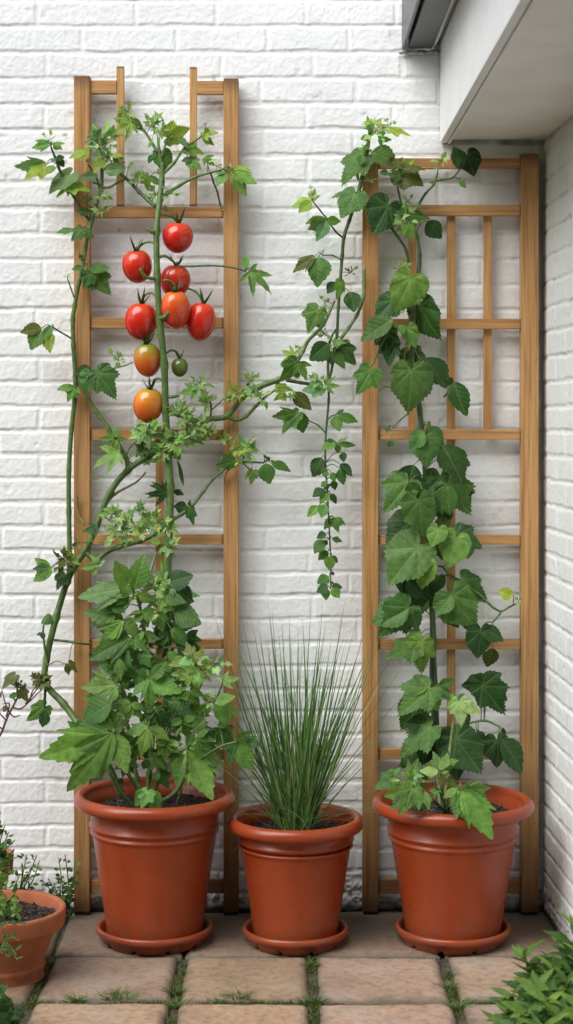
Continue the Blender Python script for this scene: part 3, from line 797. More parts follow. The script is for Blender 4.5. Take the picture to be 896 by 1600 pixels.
# upright stem on the left post
v.stem([(108,912,-.09),(109,865,-.08),(108,800,-.08),(108,735,-.08),(112,670,-.08),(117,625,-.08),(118,590,-.08),(115,540,-.08),(114,500,-.08),(117,478,-.08),(124,440,-.08),(132,400,-.08),(137,370,-.08),(144,345,-.08),(152,315,-.08),(159,290,-.08),(160,265,-.08),(165,248,-.08)], 8, 5.5, GS)
v.stem([(142,345,-.08),(133,335,-.085),(122,318,-.09),(112,302,-.09),(103,288,-.09)], 5.5, 3.5, DS)
v.stem([(98,275,-.09),(92,262,-.09),(86,245,-.09),(80,230,-.09)], 5, 3, DS)
v.stem([(103,288,-.09),(98,275,-.09)], 4, 4, DS)
v.stem([(145,285,-.08),(152,287,-.08),(157,292,-.08)], 3, 3, DS)
v.stem([(156,295,-.08),(152,280,-.08),(146,268,-.08),(138,258,-.085)], 3.5, 2.5, DS)
v.stem([(158,293,-.08),(172,292,-.085),(186,284,-.09),(198,279,-.09)], 4.5, 4, GS)
v.stem([(175,256,-.09),(187,270,-.09),(200,281,-.095),(218,300,-.10),(232,313,-.11),(243,322,-.13)], 4, 6.5, DS)
v.stem([(163,250,-.08),(158,238,-.08),(154,228,-.08)], 3.5, 2, DS); v.stem([(164,248,-.08),(170,235,-.08),(174,226,-.085)], 3, 2, DS)
# crown of the middle stem
v.stem([(249,320,-.13),(258,305,-.12),(280,290,-.11),(305,277,-.105),(328,270,-.10),(347,265,-.10)], 7, 3, GS)
v.stem([(257,270,-.11),(272,255,-.11),(288,232,-.105),(302,222,-.10),(314,214,-.10)], 5, 3, GS)
v.stem([(246,237,-.11),(236,220,-.105),(226,205,-.10),(215,193,-.10),(200,181,-.095)], 5, 2.5, GS)
v.stem([(228,207,-.10),(218,201,-.10),(206,198,-.10)], 3.5, 2.5, GS)
v.stem([(330,272,-.10),(334,285,-.09),(340,300,-.08),(344,318,-.07),(347,326,-.066)], 3, 3, DS)
v.stem([(253,245,-.11),(260,222,-.11),(263,212,-.11)], 4, 2, GS)
# fruiting stalks, stubs
v.stem([(246,434,-.158),(236,435,-.17),(226,431,-.18),(219,420,-.185)], 6, 4.5, GS, sub=4)
v.stem([(248,497,-.158),(256,496,-.175),(264,489,-.18),(269,480,-.185)], 7, 5.5, GS, sub=4)
v.stem([(245,362,-.15),(238,362,-.16),(231,357,-.16)], 7, 6, GS, sub=4)
v.stem([(247,402,-.155),(258,400,-.15),(268,406,-.14),(277,414,-.12)], 5, 3.5, GS)
v.stem([(277,416,-.12),(300,416,-.12),(325,415,-.115),(350,416,-.11),(372,420,-.105),(384,424,-.10)], 3.5, 2.5, GS)
v.stem([(259,620,-.14),(270,620,-.14),(280,618,-.135)], 6, 4, GS)
v.stem([(236,716,-.10),(216,726,-.10),(203,722,-.10),(195,712,-.10)], 2.5, 2.5, GS)
v.stem([(208,566,-.11),(196,571,-.1),(180,575,-.095),(160,580,-.09),(150,582,-.085)], 2, 2.5, GS)
v.stem([(112,529,-.08),(104,524,-.085),(95,519,-.09),(84,512,-.095)], 3, 2.5, DS)
v.stem([(116,465,-.085),(111,450,-.09),(106,436,-.09)], 2.5, 2, GS)
v.stem([(85,1000,-.10),(105,1002,-.10),(125,1005,-.10),(143,1007,-.07)], 4, 3.5, GS)
v.stem([(72,1068,-.12),(70,1095,-.12),(70,1112,-.12)], 5, 3.5, DS)
v.stem([(75,1040,-.12),(70,1010,-.12),(68,980,-.12),(76,965,-.115)], 3.5, 2.5, GS)
v.stem([(329,655,-.095),(330,635,-.09),(326,622,-.09),(318,612,-.09),(308,605,-.09)], 3.5, 2.5, DS)
v.stem([(331,640,-.09),(343,630,-.09),(350,622,-.09)], 2.5, 1.5, GS); v.stem([(317,612,-.09),(320,602,-.09)], 2.5, 2, GS)
v.stem([(365,722,-.09),(367,710,-.09),(358,695,-.09)], 3, 2, GS); v.stem([(380,724,-.09),(388,731,-.09),(392,736,-.09)], 2.5, 2, GS)
v.stem([(198,710,-.095),(205,697,-.09),(216,687,-.09),(225,680,-.09)], 3, 2, GS)
v.stem([(167,784,-.09),(180,772,-.085),(194,764,-.08),(215,752,-.075),(228,738,-.07)], 5, 2.5, (.24,.19,.09)); v.stem([(121,776,-.075),(122,800,-.07),(132,820,-.08)], 4, 3, (.22,.19,.08))
v.stem([(360,728,-.085),(352,745,-.07),(352,757,-.065)], 2.5, 2, (.20,.15,.07))
for q in [[(250,335,-.14),(262,336,-.13),(274,343,-.118),(278,350,-.115)],[(247,385,-.155),(235,378,-.14),(222,382,-.12),(215,391,-.11)],[(249,440,-.155),(262,438,-.16),(272,444,-.155),(275,455,-.15)],[(249,470,-.155),(238,458,-.14),(226,462,-.125),(220,474,-.118)],[(251,480,-.155),(280,452,-.11),(305,455,-.11),(318,472,-.118)],[(255,540,-.152),(246,522,-.145),(236,524,-.135),(231,537,-.128)],[(258,600,-.145),(250,592,-.14),(242,594,-.125),(237,606,-.118)],[(256,556,-.15),(266,548,-.13),(276,550,-.118),(281,560,-.115)]]:
    v.stem(q, 3.2, 3.4, GS, node=.5, wav=0)
# zoom A
v.z = (20,160,4.48); l = v.leaf; k = v.cluster; v.yr = (-.12,-.09)
l(265,290,130,312,'P',GR); l(262,285,150,262,'V',GR); l(275,292,365,280,'V',GR); l(285,300,345,322,'W',GR); k(250,265,50,5)
l(235,430,25,455,'P',PA); l(225,450,65,525,'G',YL); l(305,455,210,490,'W',PA); l(310,400,362,375,'W',DK); l(325,390,355,455,'W',DK); l(300,410,260,390,'S',PA)
l(400,505,235,625,'H',PA,droop=.3); l(395,575,555,615,'G',YL); l(395,580,300,665,'T',YL)
l(540,345,400,382,'P',YL); k(630,290,110,15); k(590,270,70,8,PA); l(625,405,560,500,'G',YL); l(590,520,470,515,'S',PA); l(545,395,510,420,'S',YL)
l(690,370,780,375,'S',YL); l(640,480,790,455,'S',PA); k(690,410,60,8); k(620,660,55,7,GR); k(620,760,60,7,GR); l(545,775,440,750,'P',DK); k(540,690,50,6,MD); k(740,430,50,6,PA)
# zoom B
v.z = (160,160,3.2)
l(150,105,40,150,'F',YL); l(145,85,205,112,'S',GR); k(130,48,50,8,GR); k(85,105,30,4,GR); k(260,120,60,12); k(255,105,35,6); l(325,175,450,132,'G',YL); l(330,165,360,100,'P',YL); k(310,100,25,4,GR); l(340,185,378,205,'S',YL)
l(300,250,315,345,'H',MD); l(255,262,232,305,'S',MD); l(375,180,432,215,'S',PA); l(505,160,582,152,'T',YL); k(515,140,30,5,YL); l(500,178,560,212,'P',GR); l(425,225,518,255,'G',GR); l(440,290,500,335,'G',GR); l(450,285,395,290,'S',PA)
l(510,275,560,320,'T',GR); l(530,300,572,280,'S',LT); k(570,320,25,4,LT)
l(655,335,745,332,'P',YL); l(655,345,768,412,'P',GR); l(645,365,730,460,'S',GR); l(640,340,640,300,'P',LT); l(625,360,570,410,'W',GR); l(640,350,700,375,'V',YL); l(620,355,560,350,'S',GR)
k(630,350,35,5,YL)
l(215,350,150,358,'S',GR); l(215,365,245,442,'G',YL); l(240,370,292,415,'S',GR); k(130,325,32,5); k(180,385,42,7,GR); k(270,455,45,8,LT); k(335,455,40,7,LT); k(320,535,25,5,GR); k(600,530,18,4,GR); k(275,355,20,4,GR)
k(385,245,22,4,GR)
# zoom right sprig (395,430)
v.z = (350,300,3.584)
l(125,425,120,350,'S',GR); l(145,450,290,548,'F',GR); l(150,435,190,440,'S',MD)
# zoom C
v.z = (20,340,4.48)
l(430,85,298,105,'P',MD); l(480,80,395,160,'G',MD); l(490,80,562,132,'W',MD); l(495,350,412,350,'S',MD); l(530,370,678,332,'S',MD); l(545,395,495,508,'G',MD); l(560,390,682,558,'G',MD); k(500,320,50,5,MD); k(385,415,28,4)
l(205,775,52,795,'S',OL); l(195,780,108,912,'W',MD); l(278,760,198,838,'S',MD); l(262,800,252,942,'W',YL)
l(560,1080,430,1085,'W',DK); l(550,1090,522,1225,'H',MD); l(595,1090,742,1268,'G',MD); l(430,1190,312,1185,'S',GR); l(430,1195,372,1285,'G',GR); l(440,1200,478,1225,'S',GR); k(740,1000,60,7)
# zoom D
v.z = (100,580,4.48); v.yr = (-.15,-.095)
l(350,470,250,482,'T',GR); l(357,462,360,380,'S',GR); l(370,470,440,482,'T',GR); l(355,480,345,535,'W',YL); l(390,575,182,648,'F',GR)
k(590,430,95,14,LT); k(640,450,90,12,LT); k(530,420,60,8,LT); k(560,560,80,7,MD,'TWG'); l(560,540,500,605,'G',DK); l(590,510,550,500,'S',MD); l(620,370,600,400,'W',DK); l(560,390,510,378,'W',DK)
l(770,540,800,630,'G',GR); l(795,620,857,802,'N',DK,droop=.05); l(715,830,578,890,'F',DK); l(770,835,838,862,'P',DK); k(840,480,75,10); k(800,290,65,9,GR); k(860,380,70,9); k(820,310,40,6,OL)
l(620,640,720,580,'V',GR); l(560,660,650,600,'V',GR); l(480,600,450,580,'S',GR); k(700,480,60,9); k(700,545,70,9,GR)
# zoom E
v.z = (260,560,4.48)
l(210,225,88,248,'T',GR); k(245,165,65,9); l(265,180,350,198,'V',GR); k(290,310,75,10,GR); k(100,380,85,11,GR); k(170,390,55,7,LT); k(160,480,85,11,GR); k(300,530,80,10,LT); k(390,545,55,7,YL); k(60,590,85,12,GR); l(60,630,100,715,'G',GR); k(240,480,75,7,GR); l(190,570,270,600,'V',GR)
k(600,150,55,8); k(480,235,75,10,YL); k(440,270,50,6); k(640,265,75,11); l(690,300,715,358,'S',GR); k(580,205,40,6,MD); l(480,285,400,290,'P',PA)
k(540,640,85,12); k(490,640,60,8,YL); k(540,690,60,7,GR); l(470,720,342,765,'G',MD); l(695,735,725,882,'W',MD); l(735,735,876,782,'S',MD); k(720,715,38,5,MD); l(595,790,545,850,'S',GR); l(600,795,602,888,'G',GR); l(605,790,662,792,'S',GR)
l(495,515,525,580,'N',GR); k(430,590,50,6,GR)
# zoom F
v.z = (30,740,2.987); v.yr = (-.15,-.10)
l(690,85,594,108,'F',DK); l(718,80,768,98,'P',DK); l(785,155,722,150,'W',DK); l(800,165,818,248,'G',DK); l(790,150,800,122,'S',MD); l(735,165,760,185,'S',DK)
k(450,190,55,11); k(420,215,50,7,GR); k(490,215,50,7,GR); k(600,220,65,11); k(560,180,45,7,GR); k(650,225,50,7,GR); k(470,275,60,10); k(540,250,55,8,GR); l(365,245,298,275,'T',DK); k(480,310,40,6,GR); k(340,290,30,5,GR); k(570,270,40,6)
l(690,245,752,280,'F',LT); l(700,240,748,238,'S',LT); k(680,330,60,13); l(690,340,728,395,'F',LT); k(650,260,40,6)
l(150,440,68,398,'S',GR); l(150,440,58,495,'S',GR); l(140,440,60,448,'P',DK); l(150,445,125,495,'S',GR); k(210,405,55,14,OL); k(225,380,35,6,YL); l(215,475,172,545,'G',DK); l(195,470,160,480,'S',DK); k(250,450,30,5,GR); l(375,425,288,438,'T',LT); k(370,425,30,6); k(285,320,30,5,OL)
# zoom lower-left
v.z = (60,860,3.446); v.yr = (-.14,-.10)
l(85,365,10,388,'W',MD); l(70,370,60,400,'S',MD); l(20,450,-8,445,'W',DK); l(25,440,22,482,'W',DK); l(165,610,220,655,'G',OL); l(150,615,165,672,'S',OL); l(45,600,48,615,'S',GR)
l(20,670,-5,690,'F',OL); k(10,690,45,10,(.16,.14,.05),'FT')
v.z = (0,1000,4)
l(275,415,163,510,'G',MD); l(285,420,332,435,'W',MD); l(285,450,265,548,'W',DK); l(280,410,290,378,'S',MD); k(275,250,60,12,(.15,.145,.045),'FTT')
# where the vine meets the hanging one
v.z = (420,380,4.48); v.yr = (-.12,-.085)
l(195,835,75,975,'G',MD,droop=.3); l(215,835,280,955,'T',GR); l(180,790,80,745,'F',YL); k(215,745,35,5,GR)
l(60,1015,185,1035,'G',YL); l(175,1045,292,1168,'S',OL); l(110,1040,42,1112,'T',YL); k(140,1080,50,6,GR)
v.done('tomato_vine', (cL[0],cL[1],.36), 'tall tomato vine with thick green canes sprawling over the left trellis', 'tomato vine')

# ================================================================== hanging vine between the trellises
v = Plant(); v.yr = (-.125,-.08); l = v.leaf; k = v.cluster
v.stem([(580,198),(573,240),(563,290),(555,318),(546,345),(538,370),(535,400),(532,440),(529,480),(527,520),(523,552),(518,580),(514,598),(514,625),(511,660),(509,690),(509,730),(512,770),(514,810),(516,850),(517,885),(517,920)], 6.5, 1.8, DS, y=-.085)
v.stem([(508,605),(492,601),(470,598),(448,594)], 4.5, 6, DS, y=-.085); v.stem([(513,600),(513,560),(515,540),(519,525),(527,512)], 4.5, 3, GS, y=-.085)
v.stem([(523,470),(514,490),(506,507),(492,522),(482,532),(474,548),(465,565),(460,578),(450,590)], 4.5, 7, PS, y=-.08)
v.stem([(532,530),(545,512),(558,492),(568,465),(569,440),(570,418)], 6, 5, PS, y=-.085)
v.stem([(537,372),(525,362),(513,345),(500,328),(489,315)], 3.5, 2, DS, y=-.085,y1=-.10)
v.stem([(533,406),(520,399),(505,399)], 2.5, 2, DS, y=-.085); v.stem([(510,678),(498,665),(484,658)], 2.5, 2, DS, y=-.085); v.stem([(513,655),(519,650),(526,648)], 2.5, 2, DS, y=-.085)
v.stem([(572,200),(583,206),(596,200)],3,2,DS,y=-.085)
v.z = (440,170,2.635)
l(365,60,322,62,'F',YL); l(368,58,410,38,'F',YL); l(362,58,352,28,'T',YL); k(385,100,45,10,LT); l(450,85,541,105,'G',YL); k(440,65,28,5,LT); l(400,120,455,130,'T',GR); l(360,110,328,128,'W',GR); l(365,150,335,168,'S',GR); k(360,170,35,6,LT)
l(370,180,482,212,'W',MD); l(345,195,238,300,'G',MD); l(335,190,320,230,'W',MD); l(288,345,204,352,'P',MD); l(302,352,245,448,'H',MD); k(365,300,28,6,PS,'PV'); l(310,260,318,300,'V',GR)
l(125,375,36,402,'S',YL); l(122,382,68,418,'W',YL); l(128,372,135,325,'T',YL); k(130,350,30,5,LT)
l(182,455,115,505,'W',PA); l(180,452,98,468,'P',GR); l(184,460,152,542,'S',PA); l(190,456,242,468,'W',GR)
v.z = (420,380,4.48)
l(325,92,158,175,'P',OL); l(350,98,338,288,'W',MD); k(380,65,25,4,LT); l(500,272,500,402,'G',GR); l(475,275,412,348,'W',DK); l(565,342,612,478,'W',DK); k(570,210,45,9,PS,'PV'); k(395,410,40,6,GR)
l(350,465,265,638,'G',MD); l(350,490,348,595,'W',OL); l(418,700,278,808,'W',DK); l(450,695,540,690,'T',GR); l(450,760,535,875,'G',MD); l(505,725,612,865,'G',DK); k(390,635,45,8,LT); k(440,720,35,6,LT)
l(360,1010,225,1035,'G',PA); k(350,965,60,11,LT); l(395,1000,505,1000,'F',GR)
l(200,1195,72,1330,'G',MD); l(195,1190,33,1232,'P',MD); l(215,1190,250,1325,'W',MD); l(480,1205,485,1315,'W',GR); l(490,1205,628,1255,'S',MD); l(482,1200,528,1160,'S',MD)
v.z = (350,560,3.584); v.yr = (-.11,-.08)
for a in [(625,475,545,505,'W'),(630,480,640,532,'W'),(640,480,745,485,'V'),(640,478,678,445,'S'),(670,525,670,578,'W',DK),(548,555,492,662,'W',DK),(555,605,565,668,'S',MD),(650,592,724,656,'S',DK),(650,618,668,712,'S'),(600,640,630,690,'W',GR),(610,685,625,738,'W',DK),(565,735,498,772,'W',DK),(570,755,530,818,'G'),(598,758,636,812,'W',DK),(530,825,468,888,'S'),(570,818,540,888,'W'),(625,900,556,945,'W'),(620,905,632,982,'G'),(618,895,686,926,'P'),(575,985,518,1000,'W',DK),(560,1018,500,1085,'W'),(580,1020,552,1050,'W',DK),(606,1008,664,1026,'P',DK),(585,1080,526,1122,'W'),(598,1108,588,1188,'W',GR),(605,1105,636,1145,'W'),(605,1195,618,1215,'W',(.09,.06,.02)),(590,1222,524,1262,'W'),(600,1250,620,1265,'S'),(582,1268,518,1312,'W',DK),(575,1288,568,1352,'W',GR),(605,1278,665,1278,'W',DK),(608,1285,650,1342,'W',GR),(575,690,545,720,'W',GR),(560,735,600,700,'S',MD),(590,650,545,640,'W',MD),(580,470,615,455,'W',DK)]:
    l(*a) if len(a) == 6 else l(*a, GR if random.random() < .4 else MD)
v.done('hanging_vine', P(517,560,-.085), 'slender vine hanging between the trellises, its leaves shrinking towards the lower tip', 'vine')

# ================================================================== hop vine on the right trellis
v = Plant(); v.yr = (-.15,-.09); l = v.leaf; k = v.cluster
HS = (.040,.075,.022)
v.stem([(688,1262,-.25),(685,1200,-.19),(680,1130,-.13),(676,1070,-.10),(677,1000,-.09),(675,930,-.088),(673,860,-.088),(671,800,-.088),(667,765,-.088),(662,700,-.088),(656,640,-.088),(651,600,-.088),(646,550,-.088),(648,490,-.088),(650,450,-.086),(655,420,-.084),(656,395,-.082)], 10.5, 6.5, HS, node=.2)
v.stem([(684,1230,-.22),(684,1150,-.15),(681,1070,-.11),(678,1010,-.10),(675,970,-.09)], 7, 6, HS)
v.stem([(656,395,-.082),(653,372,-.082),(646,345,-.085),(652,325,-.085),(665,303,-.09),(678,288,-.09),(684,270,-.09)], 5, 3.5, GS); v.stem([(672,285,-.09),(690,281,-.09),(708,277,-.095),(718,265,-.10)], 4, 2.5, GS); v.stem([(712,277,-.095),(722,282,-.1)],2.5,1.5,GS)
v.stem([(640,440,-.085),(636,395,-.085),(622,370,-.09),(603,346,-.09)], 5, 3, HS); v.stem([(646,345,-.085),(630,325,-.09),(623,300,-.095),(621,288,-.095)], 4, 3, HS)
v.stem([(640,520,-.09),(632,560,-.09),(640,580,-.09)], 4, 2, GS); v.stem([(590,552,-.10),(583,568,-.10),(577,577,-.10)], 3, 2.5, GS)
v.stem([(606,520,-.10),(596,540,-.10),(590,552,-.10)],2,3,GS)
v.stem([(612,606,-.08),(602,604,-.08),(592,612,-.075)],2.5,2,(.2,.17,.08)); v.stem([(640,645,-.09),(627,655,-.09),(617,665,-.09)],3,2,GS)
v.stem([(648,545,-.09),(656,560,-.1),(664,564,-.1)],3,2,GS); v.stem([(694,620,-.06),(702,612,-.075),(709,604,-.085)],3,2.5,GS)
v.stem([(726,914,-.12),(748,928,-.12),(765,944,-.12),(772,950,-.12),(784,955,-.12),(797,948,-.12),(812,941,-.12)], 4, 3, GS); v.stem([(784,955,-.12),(777,965,-.12),(770,972,-.12)],3.5,3,GS)
v.stem([(680,905,-.1),(700,898,-.105),(715,905,-.11),(726,912,-.12)],3.5,3,HS); v.stem([(674,890,-.09),(690,885,-.1),(705,902,-.11),(722,910,-.12)],3,2.5,HS)
v.stem([(690,1138,-.14),(725,1132,-.14),(757,1126,-.13),(782,1136,-.14)],4,3,GS)
v.z = (440,170,2.635)
l(440,398,372,518,'H',DK); l(490,262,588,308,'H',OL); l(485,275,435,272,'G',MD); l(490,280,510,330,'W',MD); l(500,250,590,235,'P',OL); k(470,232,40,9,OL); l(520,235,550,205,'T',YL); l(525,230,500,205,'S',YL); l(440,262,405,262,'W',DK)
l(650,235,630,250,'S',LT); k(655,215,35,8,LT); l(738,215,715,150,'H',DK); l(725,210,735,250,'W',DK); l(765,190,800,280,'H',(.028,.068,.022)); l(735,295,758,328,'S',GR); k(745,300,18,3,GR)
l(535,435,618,452,'G',MD); l(515,430,465,425,'G',MD); l(520,480,548,548,'G',GR); l(515,490,475,510,'W',GR); k(520,382,35,8,LT); k(510,450,45,8,GR)
v.z = (550,400,4.073)
l(375,140,275,362,'H',GR,y=-.14,tilt=.05,droop=.25); l(435,320,548,532,'H',DK,y=-.09); l(262,400,52,524,'S',MD,y=-.13); l(215,478,225,658,'G',DK,y=-.10); l(355,460,398,595,'H',GR,y=-.135); l(300,440,330,500,'W',GR)
l(467,648,602,838,'W',DK,y=-.10); l(648,800,708,1018,'S',DK,y=-.10); l(635,770,620,830,'W',DK,y=-.095); l(378,728,362,1008,'H',MD,y=-.14,tilt=.05,droop=.25); l(120,725,40,890,'G',MD,y=-.12); l(105,735,125,800,'W',DK)
k(310,78,50,8,YL); k(230,1095,30,5,DK); l(250,1175,235,1220,'W',MD); l(480,1090,500,1050,'W',GR); k(340,330,40,7,GR); k(430,270,30,5,GR); l(350,575,340,620,'W',OL); k(215,455,40,7,YL)
v.z = (570,650,3.446)
l(320,85,240,180,'W',MD); l(330,110,325,275,'H',MD,y=-.13); l(340,60,425,155,'W',MD); l(345,50,350,25,'W',GR); l(415,158,532,335,'W',DK); l(235,355,118,532,'G',MD,y=-.12); l(240,355,292,448,'W',MD); l(288,452,325,662,'H',MD,y=-.15,tilt=.05); l(450,365,578,545,'G',MD,y=-.12); l(445,370,448,535,'W',MD,y=-.125)
l(250,560,108,690,'H',DK,y=-.10); l(290,708,115,905,'H',MD,y=-.14); l(492,655,430,820,'H',GR,y=-.14); l(492,640,648,712,'G',DK,y=-.12); l(565,680,575,765,'W',MD); l(395,605,365,710,'H',GR,y=-.145); l(330,795,298,940,'H',GR,y=-.15); l(225,890,330,985,'W',DK,y=-.11); l(395,870,385,965,'H',DK,y=-.11); l(800,965,718,945,'W',YL); k(835,990,30,5,LT); l(420,480,430,590,'W',DK,y=-.08); l(410,540,440,640,'W',OL,y=-.08)
v.z = (570,880,3.319)
l(455,165,572,350,'H',MD,y=-.15); l(450,165,372,270,'W',MD,y=-.15); l(505,85,655,205,'G',DK,y=-.13); l(230,228,60,385,'G',MD,y=-.14); l(232,225,40,310,'W',MD,y=-.138); l(240,225,272,345,'W',DK,y=-.13); l(430,240,478,345,'H',DK,y=-.11); l(285,375,195,410,'G',GR,y=-.14); l(260,425,105,492,'G',MD,y=-.15); l(292,405,292,585,'G',GR,y=-.16); l(520,290,560,350,'W',OL)
l(602,350,602,502,'H',DK,y=-.14); l(608,340,728,382,'W',DK,y=-.13); l(600,345,558,308,'W',DK); l(665,440,648,545,'W',OL,y=-.11)
l(338,648,178,795,'G',MD,y=-.18); l(342,655,385,765,'W',GR,y=-.18); l(352,648,468,690,'W',MD,y=-.17); l(385,640,470,608,'S',MD,y=-.16); l(330,640,215,680,'S',GR,y=-.175)
l(615,622,498,645,'H',DK,y=-.14); l(618,622,705,560,'W',DK,y=-.14); l(620,625,728,632,'W',DK,y=-.14); l(610,635,728,798,'G',DK,y=-.16); l(640,640,742,705,'W',OL,y=-.13); k(235,632,16,3,(.2,.16,.05)); k(595,625,25,4,GR)
v.z = (570,1080,3.2)
l(330,180,165,338,'G',MD,y=-.2); l(320,175,200,150,'W',DK,y=-.18); l(325,170,330,120,'W',DK,y=-.17); l(455,235,592,415,'H',DK,y=-.2); l(450,235,402,330,'W',DK,y=-.2); l(662,242,682,388,'H',DK,y=-.17); l(682,238,810,402,'S',DK,y=-.17); l(680,232,695,182,'W',DK); l(320,260,300,380,'H',DK,y=-.16); l(440,340,470,450,'H',DK,y=-.18); l(500,110,510,190,'H',DK,y=-.14); l(560,200,590,260,'W',DK,y=-.15); k(570,215,25,5,GR); l(370,230,340,290,'W',DK,y=-.16); l(250,300,200,370,'W',DK,y=-.15); l(420,190,380,270,'W',DK,y=-.15)
v.z = (0,0,1); st_ = random.getstate(); random.seed(77)
for i in range(17):
    py = random.uniform(700,1200); x0 = 664+(py-560)*.02+random.gauss(0,20); sg = random.choice([-1,1]); ln = random.uniform(34,60)
    l(x0+sg*12,py,x0+sg*random.uniform(12,42),py+ln,random.choice('GHHW'),random.choice([DK,DK,MD]),y=random.uniform(-.108,-.074),jit=.45)
for i in range(4):
    py = random.uniform(300,560); x0 = 640+random.gauss(0,14); sg = random.choice([-1,1])
    l(x0+sg*8,py,x0+sg*random.uniform(10,34),py+random.uniform(24,44),random.choice('GHW'),random.choice([DK,MD]),y=random.uniform(-.10,-.074),jit=.45)
random.setstate(st_)
v.done('hop_vine', (cR[0]-.03,cR[1],.33), 'broad-leaved dark green hop vine climbing the right trellis', 'vine')
# young light plant in front of it
v = Plant(); v.yr = (-.47,-.40); l = v.leaf; k = v.cluster
v.z = (570,1080,3.2)
v.stem([(410,600,-.29),(395,545,-.31),(385,480,-.34),(378,420,-.35),(470,45,-.24)][:4], 7, 3.5, PS); v.stem([(415,600,-.29),(430,550,-.36),(455,510,-.42),(475,490,-.47)], 6, 3.5, PS); v.stem([(400,600,-.29),(340,540,-.36),(280,500,-.42),(240,475,-.47)], 5, 3, PS); v.stem([(300,520,-.34),(240,480,-.36),(190,450,-.36),(140,425,-.36)], 3.5, 2.5, (.12,.09,.05)); v.stem([(405,590,-.29),(370,500,-.33),(355,480,-.35)],4,3,PS)
v.stem([(400,560,-.29),(420,350,-.27),(440,180,-.25),(468,50,-.25)],5,3.5,PS)
l(372,402,352,298,'P',LT); l(368,405,278,385,'S',LT); l(380,395,412,315,'S',LT); k(378,400,60,12,YL); l(385,410,420,400,'P',LT)
l(238,478,95,532,'S',GR); l(240,485,165,615,'G',GR,y=-.485,tilt=.45); l(250,485,280,592,'S',GR,y=-.485,tilt=.4); l(245,475,325,468,'P',GR); l(225,455,260,338,'P',GR); k(235,435,60,10,LT); l(205,430,215,390,'P',GR)
l(470,495,452,638,'P',GR,y=-.485,tilt=.4); l(482,488,628,495,'P',GR); l(482,500,652,732,'P',GR,droop=.25,y=-.50,tilt=.30); l(484,500,600,690,'S',GR,droop=.3,y=-.49,tilt=.30); l(462,498,520,600,'P',GR,y=-.485,tilt=.4); l(300,500,330,590,'P',GR,y=-.48,tilt=.4); l(240,480,120,575,'P',MD,y=-.48,tilt=.3); l(560,500,620,560,'P',MD,y=-.44); l(468,490,388,525,'S',GR); l(462,482,395,438,'P',GR); l(475,480,480,455,'S',GR); l(410,360,470,340,'P',GR)
l(150,430,42,492,'G',MD); l(150,420,175,375,'P',GR); l(140,425,120,395,'S',GR); l(360,495,340,545,'F',GR); l(350,490,320,500,'S',GR); l(330,430,280,420,'W',DK); l(310,450,290,410,'S',MD)
l(472,48,480,182,'G',LT,y=-.27); l(475,45,578,112,'S',LT,y=-.27); l(465,45,405,82,'S',LT,y=-.27); l(470,40,500,10,'S',GR,y=-.26); l(460,40,425,15,'S',GR,y=-.26)
v.done('young_plant', (cR[0]-.02,cR[1]-.01,.33), 'light green young plant at the front of the right tub, leaves drooping over its rim', 'plant')

# ================================================================== bushy plant in the left tub
v = Plant(); l = v.leaf; k = v.cluster
v.z = (60,1020,2.489)
v.stem([(365,592,-.33),(330,555,-.35),(305,515,-.36),(290,478,-.37)], 6, 5, PS); v.stem([(402,548,-.28),(385,490,-.27),(372,430,-.26),(365,360,-.25),(350,290,-.25),(330,210,-.24),(320,120,-.24)], 8, 4, PS)
v.stem([(425,545,-.28),(432,470,-.27),(440,400,-.26),(445,300,-.25),(440,200,-.24),(436,100,-.24),(430,0,-.24)], 9, 6, GS); v.stem([(450,545,-.28),(468,480,-.28),(480,420,-.28),(500,330,-.27),(540,250,-.26),(590,190,-.25),(630,120,-.25),(636,80,-.25)], 7, 4, PS)
v.stem([(480,578,-.30),(530,545,-.32),(565,490,-.34),(580,430,-.36),(578,380,-.37)], 7, 4, PS); v.stem([(540,590,-.27),(552,545,-.28),(560,480,-.28)], 5, 4, PS); v.stem([(590,300,-.27),(640,230,-.29),(690,180,-.30),(720,110,-.30)],4,3,GS); v.stem([(560,470,-.3),(650,400,-.33),(720,360,-.35),(770,348,-.36)],4,3,GS); v.stem([(410,560,-.3),(350,470,-.33),(310,360,-.36),(288,310,-.38)],6,4,PS)
v.z = (60,860,3.446)
v.stem([(575,560,-.24),(570,450,-.23),(555,340,-.225),(540,275,-.22),(520,235,-.22)], 6, 4, GS); v.stem([(600,520,-.22),(640,400,-.20),(665,300,-.19),(665,200,-.19)], 5, 3, DS); v.stem([(545,300,-.22),(590,160,-.18),(620,60,-.15),(640,10,-.14)],5,4,PS)
random.seed(21)
